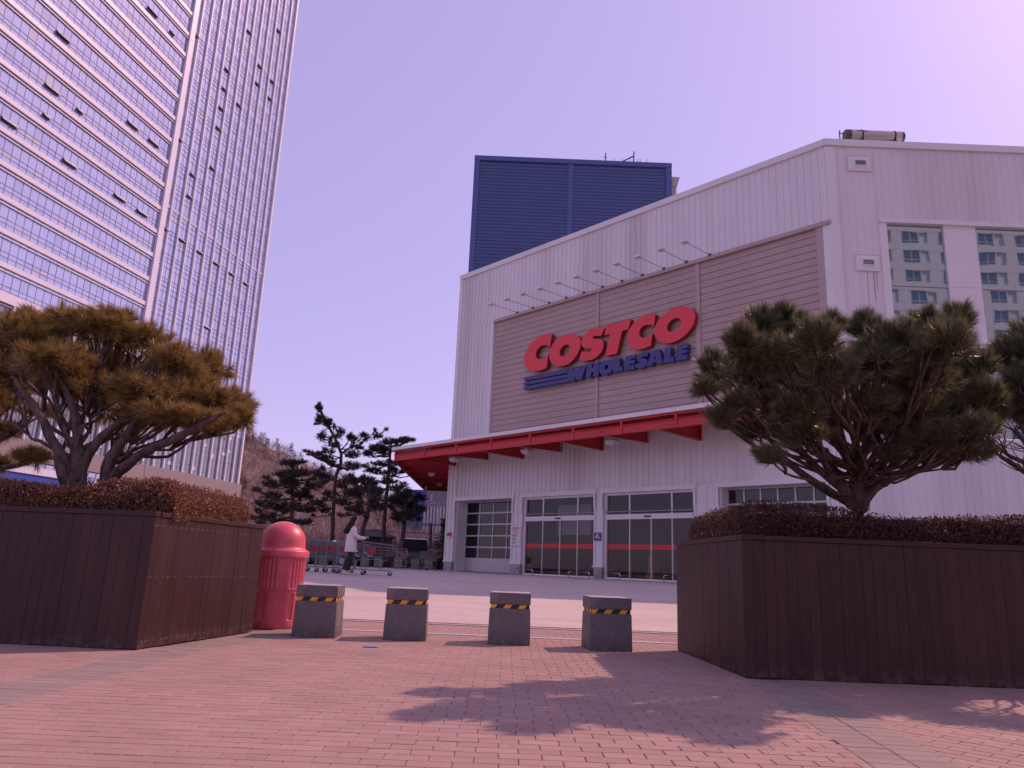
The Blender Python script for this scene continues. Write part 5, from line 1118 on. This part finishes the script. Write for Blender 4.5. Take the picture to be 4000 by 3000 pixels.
car('parked_car', 'dark grey car glinting behind the nested shopping carts', (-10.2, 46.6, .455), -.5, paint('dark_grey_paint', (.05, .05, .055), 1.0))
# ------------------------------------------------------------------ background pines
def bpine(label, base, top, pads_, rt, lean=None, ns=4.0):
    Y = base[2]; B = at(*base); tpx = at(top[0], top[1], Y)
    mids = lean or [(base[0] * .6 + top[0] * .4, base[1] * .6 + top[1] * .4)]
    tps = [(B.x, B.y, .45)] + [tuple(at(px, py, Y)) for px, py in mids]
    P = []
    for (px, py, rx, ry, k, sx, sy) in pads_:
        dy = random.uniform(-1.2, 1.2); src = tuple(at(sx, sy, Y))
        jx, jy = random.gauss(0, 5), random.gauss(0, 4)
        P.append(pad(px + jx, py + jy, Y + dy, rx * 1.1, ry * 1.1, int(k * ns * .75), src, rd=max(rx * .7, 14)))
        for _ in range(2): P.append(pad(px + random.uniform(-1.6, 1.6) * rx, py + random.uniform(-1.3, 1.6) * ry, Y + random.uniform(-1.5, 1.5), rx * .5, ry * .6, int(k * ns * .22), src, rd=max(rx * .5, 10)))
    return pine('background_pine', label, (B.x, B.y, .45), tuple(tpx), P, 'needle_far', 30, .19, .017, (10, 85), rt, 'pines behind the forecourt', None, .5, .022, .2, .06, trunk_pts=tps[1:])
k3 = lambda x, y: ((900 + x / 1.8436) / K, (1500 + y / 1.8436) / K)
def pz(x, y, rx, ry, k, sx, sy): a = k3(x, y); s = k3(sx, sy); return (a[0], a[1], rx / 1.8436 / K, ry / 1.8436 / K, k, s[0], s[1])
bpine('lanky background pine whose long top leans left against the sky', (*k3(735, 1180), 50), k3(650, 190),
      [pz(640, 170, 22, 40, 16, 650, 200), pz(665, 235, 40, 30, 16, 670, 250), pz(640, 275, 38, 14, 9, 670, 270), pz(705, 290, 35, 40, 18, 710, 310), pz(690, 370, 45, 50, 18, 735, 370), pz(770, 370, 38, 48, 18, 750, 400), pz(740, 440, 50, 25, 12, 770, 440), pz(855, 400, 30, 30, 10, 800, 470), pz(905, 420, 40, 25, 12, 815, 490), pz(980, 395, 40, 25, 12, 860, 450), pz(1065, 360, 36, 28, 14, 960, 400), pz(860, 470, 60, 40, 18, 810, 490), pz(890, 580, 75, 40, 24, 790, 590), pz(730, 560, 55, 35, 14, 780, 580), pz(660, 530, 60, 26, 20, 770, 600), pz(590, 500, 55, 22, 18, 740, 560), pz(690, 500, 50, 24, 12, 790, 530), pz(850, 690, 70, 50, 26, 760, 690), pz(660, 660, 70, 40, 22, 750, 680), pz(680, 800, 60, 40, 14, 740, 810), pz(830, 850, 70, 30, 18, 745, 850), pz(880, 780, 60, 40, 18, 750, 790), pz(660, 920, 50, 25, 10, 740, 930)],
      .11, [k3(738, 1000), k3(748, 800), k3(762, 660), k3(795, 570), k3(800, 500), k3(760, 410), k3(715, 320)])
bpine('broad background pine standing alone left of the lanky pine', (*k3(440, 1150), 49), k3(450, 560),
      [pz(430, 570, 70, 30, 30, 445, 600), pz(370, 640, 90, 35, 38, 440, 660), pz(500, 640, 100, 38, 42, 445, 660), pz(300, 720, 70, 40, 30, 440, 740), pz(430, 720, 80, 40, 30, 440, 740), pz(580, 720, 80, 40, 30, 445, 730), pz(330, 810, 90, 40, 36, 440, 830), pz(520, 810, 80, 40, 30, 445, 830), pz(270, 890, 90, 40, 32, 440, 900), pz(390, 900, 70, 40, 26, 440, 910), pz(560, 900, 90, 30, 28, 445, 900), pz(230, 960, 80, 30, 26, 440, 960), pz(340, 980, 70, 34, 22, 440, 980), pz(540, 985, 80, 26, 20, 445, 970), pz(620, 850, 60, 26, 16, 450, 860), pz(630, 640, 60, 40, 18, 450, 690)],
      .13, [k3(442, 950), k3(446, 750)])
bpine('upright background pine with flat layers next to the canopy', (*k3(1105, 1190), 51), k3(1155, 440),
      [pz(1150, 430, 70, 25, 26, 1155, 450), pz(1290, 400, 60, 22, 22, 1170, 460), pz(1230, 420, 50, 22, 16, 1160, 450), pz(1040, 460, 75, 30, 30, 1150, 500), pz(990, 490, 40, 24, 12, 1140, 520), pz(1110, 490, 80, 30, 30, 1150, 510), pz(1080, 560, 90, 25, 24, 1145, 580), pz(1210, 560, 60, 22, 12, 1145, 590), pz(1060, 640, 90, 30, 28, 1138, 660), pz(1250, 650, 80, 24, 24, 1140, 660), pz(1130, 690, 70, 30, 20, 1135, 700), pz(1040, 730, 80, 30, 22, 1130, 750), pz(1210, 740, 70, 28, 18, 1130, 760), pz(1180, 820, 60, 30, 16, 1125, 840), pz(1060, 830, 60, 35, 16, 1122, 850)],
      .12, [k3(1108, 1000), k3(1125, 800), k3(1143, 600)])
bpine('low crooked background pine right above the pushed cart', (*k3(940, 1160), 47), k3(1000, 700),
      [pz(970, 700, 80, 40, 34, 1000, 740), pz(900, 730, 60, 40, 24, 995, 780), pz(1050, 790, 70, 40, 26, 1000, 820), pz(920, 830, 70, 40, 26, 995, 860), pz(860, 900, 60, 30, 18, 975, 920), pz(1060, 890, 60, 36, 20, 995, 890), pz(1010, 760, 60, 40, 20, 1000, 800), pz(960, 930, 40, 25, 10, 975, 940)],
      .13, [k3(955, 1030), k3(985, 960), k3(1000, 840)])
bpine('short dense background pine beside the far blue building', (*k3(1235, 1200), 48), k3(1265, 790),
      [pz(1250, 790, 80, 35, 34, 1262, 820), pz(1330, 810, 60, 40, 24, 1265, 850), pz(1190, 850, 60, 40, 24, 1262, 870), pz(1290, 870, 80, 40, 34, 1262, 890), pz(1350, 890, 45, 30, 16, 1262, 910), pz(1230, 930, 70, 35, 26, 1258, 940), pz(1310, 950, 60, 35, 20, 1258, 960), pz(1180, 960, 50, 30, 14, 1255, 970)],
      .13, [k3(1245, 1080), k3(1260, 930)])
# dark conifer against the store corner
cf = at(*k3(1530, 1150), 46.5); ct_ = thing('conifer', 'small dark spruce pressed against the corner of the store', 'tree', (cf.x, cf.y, .45))
b = MB(); b.tube([(0, 0, 0), (0, 0, 2.9)], [.07, .02], 7); CC = []; AA = []
for k in range(150):
    h = random.uniform(.25, 3.1); r = (3.25 - h) * .36 * random.uniform(.6, 1.1); a = random.uniform(0, 2 * PI); p = Vector((r * math.cos(a), r * math.sin(a), h - r * .2))
    b.tube([(0, 0, h), p], [.015, .006], 4, cap=False); CC.append(p); AA.append((Vector((math.cos(a), math.sin(a), -.1))).normalized())
b.build('trunk', 'bark', ct_); needles('crown', np.array(CC), np.array(AA), 34, .2, .02, (15, 80), 'needle_far', ct_, .35)
# ------------------------------------------------------------------ hill with its bare wood
def hillR(x): return float(np.interp(x, [-420, -300, -200, -150, -120, -93, -77, -70, -65, -50, -30, 0, 60], [40, 62, 70, 62, 52, 42.5, 35.5, 32, 29.5, 22, 12, 5, 2]))
def nz(x, y): return math.sin(x * .11 + y * .05) * 1.2 + math.sin(x * .31 - y * .17) * .7 + math.sin(x * .05 + y * .13 + 2) * 1.1
def hillz(x, y):
    s = float(np.interp(y, [62, 75, 120, 190, 260, 330, 460], [0, .03, .22, .62, 1.0, .8, 0])); return .4 + hillR(x) * s + nz(x, y) * s - (1 - min(1, s * 30)) * .6
M['hill'] = mat('hill_leaf_litter', (.23, .165, .145), .95, var=.25, vscale=.06, dirt=(.13, .10, .08), dscale=.03)
sheet('hill', list(np.arange(-420, 61, 8.0)), list(np.arange(62, 461, 8.0)), hillz, 'hill', 'wooded hill rising behind the pines')
M['rock'] = mat('pale_hill_rock', (.42, .34, .29), .9, var=.35, vscale=.35, dirt=(.13, .10, .085), dscale=.25, dstr=(.5, .62))
rk = bmesh.new(); me = bpy.data.meshes.new('rock_face')
V = []; F = []
for (px, py, h, wd) in [(525, 952, 7.0, 6.5), (540, 957, 5.0, 5.0), (520, 975, 5.5, 5), (531, 970, 4.0, 4.5), (516, 1000, 4.5, 4), (522, 1012, 3.2, 3.5), (513, 1022, 3.0, 3.0)]:
    p = at(px, py, 246); 
    for _ in range(7):
        c = Vector((p.x + random.gauss(0, wd * .22), p.y + random.gauss(0, 1.0), p.z - h * .5 + random.gauss(0, h * .22))); a = random.uniform(-.5, .1); u = Vector((math.cos(a), -.2, math.sin(a) - .7)).normalized(); v = Vector((.5, -.3, 1)).normalized()
        o = len(V); s1, s2 = wd * random.uniform(.12, .24), h * random.uniform(.2, .36)
        q = [c + u * s1 * random.uniform(.6, 1.2) * i + v * s2 * random.uniform(.6, 1.2) * j for i, j in ((-1, -1), (1, -1), (1, 1), (-1, 1))]
        V += [tuple(z) for z in q] + [tuple(z + Vector((random.uniform(-1, 1), 5, -2))) for z in q]
        F += [(o, o + 1, o + 2, o + 3), (o, o + 4, o + 5, o + 1), (o + 1, o + 5, o + 6, o + 2), (o + 2, o + 6, o + 7, o + 3), (o + 3, o + 7, o + 4, o)]
rk.free(); tag(np_mesh('hill_rock', V, F, 'rock'), 'pale rock outcrop near the crest of the wooded hill', kind='structure')
M['bare_twig'] = None
leaf_mat('bare_twig', [(0, (.21, .15, .145)), (.5, (.29, .21, .195)), (1, (.40, .29, .26))], trans=.0, rough=.9)  # twig tones lightened in place of real haze over the hill
def brush(name, P, H, m, label, nb=16, wd=.14, up=.5, lf=(.3, .6), sp=0.0):
    n_ = len(P); k = n_ * nb; B0 = np.repeat(P, nb, 0); Hh = np.repeat(H, nb)[:, None]
    d = rand_unit(k); d[:, 2] = np.abs(d[:, 2]) * .8 + up; d /= np.linalg.norm(d, axis=1)[:, None]
    t = RNG.random(k)[:, None]; base = B0 + np.array([0, 0, 1.0]) * Hh * t * (.55 if not sp else .95) + rand_unit(k) * Hh * sp * (1 - .7 * t); ln = Hh * RNG.uniform(lf[0], lf[1], k)[:, None]
    sd_ = np.cross(d, rand_unit(k)); sd_ /= np.linalg.norm(sd_, axis=1)[:, None] + 1e-9
    V = np.stack([base - sd_ * wd * .5, base + sd_ * wd * .5, base + d * ln + sd_ * wd * .2, base + d * ln - sd_ * wd * .2], 1).reshape(-1, 3)
    return tag(np_mesh(name, V, np.arange(4 * k).reshape(-1, 4), m), label, kind='stuff')
def scatter(n_, x0, x1, y0, y1, dens=None):
    out = []
    while len(out) < n_:
        x, y = random.uniform(x0, x1), random.uniform(y0, y1)
        if x / y < -.62 or x / y > .02: continue
        if dens and random.random() > dens(x, y): continue
        out.append((x, y, hillz(x, y)))
    return np.array(out)
P = scatter(5400, -150, 0, 85, 262); brush('bare_wood', P, RNG.uniform(2.6, 5.2, len(P)), 'bare_twig', 'leafless mauve brown wood covering the hill', 24, .06)
leaf_mat('needle_hill', [(0, (.06, .062, .05)), (1, (.11, .10, .075))], trans=.1, rough=.8)
def ev(x, y): return 1 if y > 235 else (.5 if math.sin(x * .13 + y * .06) > .55 else .03)
P = scatter(170, -150, -10, 95, 268, ev)
brush('evergreen_wood', P, RNG.uniform(3.0, 5.0, len(P)), 'needle_hill', 'dark evergreens along the crest and slope of the hill', 130, .16, .1, (.07, .16), .26)
# brown shrubs beyond the lane
def shr(x, y): return 1
out = []
for _ in range(520):
    y = random.uniform(58.5, 80); x = random.uniform(-.42, -.045) * y; out.append((x, y, .4))
brush('brown_undergrowth', np.array(out), RNG.uniform(1.2, 3.4, len(out)), 'bare_twig', 'bare brown undergrowth beyond the lane', 60, .026, .45)
leaf_mat('dry_grass', [(0, (.16, .115, .085)), (1, (.25, .18, .12))], trans=.1, rough=.9)
out = []
for _ in range(900):
    y = random.uniform(57.8, 66); x = random.uniform(-.42, -.03) * y; out.append((x, y, .4))
brush('dry_grass', np.array(out), RNG.uniform(.5, 1.3, len(out)), 'dry_grass', 'dry pale grass along the lane verge', 26, .025, .6)
# far mountain, its air haze mixed into the flat pale colour
M['far_hill'] = mat('far_hill_painted_haze', (.34, .33, .42), 1.0, spec=0)
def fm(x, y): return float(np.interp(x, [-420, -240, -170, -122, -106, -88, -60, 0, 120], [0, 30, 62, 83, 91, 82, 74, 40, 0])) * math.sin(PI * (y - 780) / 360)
sheet('far_mountain', list(np.arange(-420, 121, 12.0)), list(np.arange(780, 1141, 24.0)), lambda x, y: fm(x, y) + nz(x * .4, y * .3), 'far_hill', 'far mountain behind the pines, painted pale for haze')
# ------------------------------------------------------------------ far buildings
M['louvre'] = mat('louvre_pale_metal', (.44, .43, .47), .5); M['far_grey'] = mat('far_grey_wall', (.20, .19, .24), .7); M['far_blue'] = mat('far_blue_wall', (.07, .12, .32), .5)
def W_(x, y, Y): return at(*k3(x, y), Y)
a, c_ = W_(1395, 890, 150), W_(1640, 820, 140)
fbl = thing('louvred_building', 'far pale building with upright louvres and a grey top storey', 'building', (a.x, 150, .4))
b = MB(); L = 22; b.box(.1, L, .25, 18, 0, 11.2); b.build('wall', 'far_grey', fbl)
b = MB()
i = 0
while i * .62 < L: b.box(i * .62, i * .62 + .4, -.1, .25, 0, 11.4); i += 1
b.build('louvre_fins', 'louvre', fbl)
b = MB(); b.box(0, L, -.13, -.1, 7.6, 8.0); b.build('rail_band', 'far_blue', fbl)
b = MB(); b.box(.2, L, .6, 17, 11.4, 14.7); b.build('top_storey', 'far_grey', fbl)
for x in (1.2, 4.4, 5.1, 6.0, 6.7, 9.0, 9.8):
    q = MB(); q.box(x, x + .22, .57, .6, 12.6, 13.9); q.build('window', 'louvre', fbl)
q0 = W_(1240, 770, 165); q1 = W_(1392, 780, 165)
fb2 = thing('blue_building', 'far plain blue building left of the louvred building', 'building', (q0.x, 165, .4))
b = MB(); b.box(0, q1.x - q0.x + 1.2, 0, 20, 0, q1.z - .4); b.build('wall', 'far_blue', fb2)
b = MB(); b.box(-.1, q1.x - q0.x + 1.3, -.1, .3, q1.z - .4, q1.z + .1); b.build('parapet', 'blue_trim', fb2)
for k in range(5):
    q = MB(); q.box(.8 + k * 1.6, 1.7 + k * 1.6, -.03, .02, 8, 9.2); q.build('window', 'car_glass', fb2)
# booth, lamps, barrier pole and sign
p0 = W_(960, 1048, 60); bt2 = thing('booth', 'dark gabled booth behind the pushed cart', 'booth', (-10.3, 60, .42), .15)
M['booth_wall'] = mat('booth_dark_wall', (.07, .055, .05), .8, var=.2, vscale=3)
b = MB(); b.box(-1.3, 1.5, 0, 2.4, 0, 2.3); b.build('wall', 'booth_wall', bt2)
b = MB(); b.hull8([(-1.6, -.3, 2.28), (1.8, -.3, 2.28), (1.8, 2.7, 2.28), (-1.6, 2.7, 2.28)], [(-.2, -.3, 2.85), (.4, -.3, 2.85), (.4, 2.7, 2.85), (-.2, 2.7, 2.85)]); b.build('roof', 'far_grey', bt2)
b = MB(); b.box(-1.0, .1, -.03, .02, .9, 1.9); b.build('window', 'car_glass', bt2)
def lamp(label, base, pts, heads, r=.07):
    t = thing('street_lamp', label, 'lamp', base); B0 = Vector(base)
    for q in pts: bb = MB(); bb.tube([Vector(z) - B0 for z in q], r, 7); bb.build('pole', 'galv', t)
    for h in heads:
        bb = MB(); hh = Vector(h) - B0; bb.hull8([(hh.x - .35, hh.y - .12, hh.z - .1), (hh.x + .25, hh.y - .12, hh.z - .06), (hh.x + .25, hh.y + .12, hh.z - .06), (hh.x - .35, hh.y + .12, hh.z - .1)], [(hh.x - .3, hh.y - .1, hh.z + .02), (hh.x + .25, hh.y - .1, hh.z + .05), (hh.x + .25, hh.y + .1, hh.z + .05), (hh.x - .3, hh.y + .1, hh.z + .02)]); bb.build('lamp_head', 'grey_plastic', t)
q = [W_(500, 1000, 80), W_(500, 620, 80), W_(478, 550, 80), W_(430, 515, 80), W_(375, 490, 80)]
lamp('curved street lamp in front of the wooded hill', (q[0].x, 80, .4), [[(q[0].x, 80, .4)] + [tuple(z) for z in q[1:]]], [tuple(W_(375, 489, 80))], .09)
q = [W_(1505, 900, 75), W_(1505, 835, 75)]
lamp('twin arm street lamp in front of the louvred building', (q[0].x, 75, .4), [[(q[0].x, 75, .4), tuple(W_(1507, 840, 75))], [tuple(W_(1505, 885, 75)), tuple(W_(1470, 850, 75)), tuple(W_(1400, 826, 75))], [tuple(W_(1505, 890, 75)), tuple(W_(1475, 868, 75)), tuple(W_(1465, 862, 75))]], [tuple(W_(1396, 824, 75)), tuple(W_(1462, 860, 75))], .05)
q = at(1245 / 2.212 / K, (1600 + 600 / 2.212) / K, 60); q2 = at(1275 / 2.212 / K, (1600 + 260 / 2.212) / K, 60)
lamp('thin straight lamp pole in front of the office tower podium', (q.x, 60, .4), [[(q.x, 60, .4), tuple(q), tuple(q2)], [tuple(at(1265 / 2.212 / K, (1600 + 450 / 2.212) / K, 60)), tuple(at(1100 / 2.212 / K, (1600 + 495 / 2.212) / K, 60))]], [], .05)
pz_ = W_(1447, 1095, 55); gp = thing('barrier_post', 'dark post with a thin level bar behind the parked black car', 'post', (pz_.x, 55, .44))
b = MB(); tz = W_(1445, 1000, 55); b.tube([(0, 0, 0), (tz.x - pz_.x, 0, tz.z - .44)], .1, 8); b.build('post', 'alu_dark', gp)
b = MB(); z0 = W_(1660, 1085, 55).z - .44; b.tube([(0, 0, z0), (-6.5, .3, z0 + .05)], .03, 6); b.build('bar', 'alu_dark', gp)
sg = thing('lane_sign', 'small pale lane sign hung beside the dark post', 'sign', (pz_.x + .35, 54.8, .44))
b = MB(); b.tube([(0, 0, 0), (0, 0, 2.55)], .03, 6); b.build('post', 'galv', sg); b = MB(); b.box(-.28, .3, -.05, -.03, 1.95, 2.4); b.build('board', 'white_plastic', sg)
b = MB(); b.box(-.1, .1, -.056, -.051, 2.13, 2.22); b.box(-.28, .3, -.056, -.051, 2.36, 2.4); b.box(-.28, .3, -.056, -.051, 1.95, 1.98); b.build('sign_mark', 'red_plastic', sg)
# ------------------------------------------------------------------ apartment block across the road, seen in the store windows
M['apt_wall'] = mat('apartment_cream_wall', (.58, .57, .55), .8, var=.04, vscale=.3)
M['apt_band'] = mat('apartment_grey_band', (.36, .35, .33), .8)
ap = thing('apartment_block', 'cream apartment block across the road, mirrored in the store windows', 'building', (26, -44, -.1))
AW, AH, fl = 66, 62, 2.85
b = MB(); b.box(0, AW, -14, -.25, 0, AH); 
for k in range(21): b.box(0, AW, -.25, .02, k * fl, k * fl + 1.05)
for i in range(13):
    x0 = i * 5.2; b.box(x0, x0 + 1.7, -.25, .0, 0, AH); b.box(x0 + 3.9, x0 + 4.1, -.25, -.05, 0, AH)
b.build('wall', 'apt_wall', ap)
b = MB(); b.box(-.4, AW + .4, -14.4, .4, AH, AH + 1.0); b.build('roof', 'apt_band', ap)
M['apt_glass'] = mat('apartment_window_glass', (.05, .09, .16), .1)
wn0 = None
for k in range(3, 19):
    for i in range(12):
        x0 = i * 5.2 + 1.75; z0 = k * fl + 1.05
        if (k - 3) * 12 + i >= 180: continue
        if wn0 is None:
            wn0 = MB(); wn0.box(0, 2.1, -.2, -.16, 0, 1.8); wn0.box(0, 2.1, -.16, -.1, -.03, .05, 1); wn0.box(1.02, 1.08, -.16, -.1, 0.05, 1.8, 1); wn0.box(0, 2.1, -.02, .05, .35, .4, 1)
            wn0 = wn0.build('window', ['apt_glass', 'white_plastic'], ap); wn0.location = (x0, 0, z0); continue
        c2 = wn0.copy(); COL.objects.link(c2); c2.parent = ap; c2.location = (x0, 0, z0)
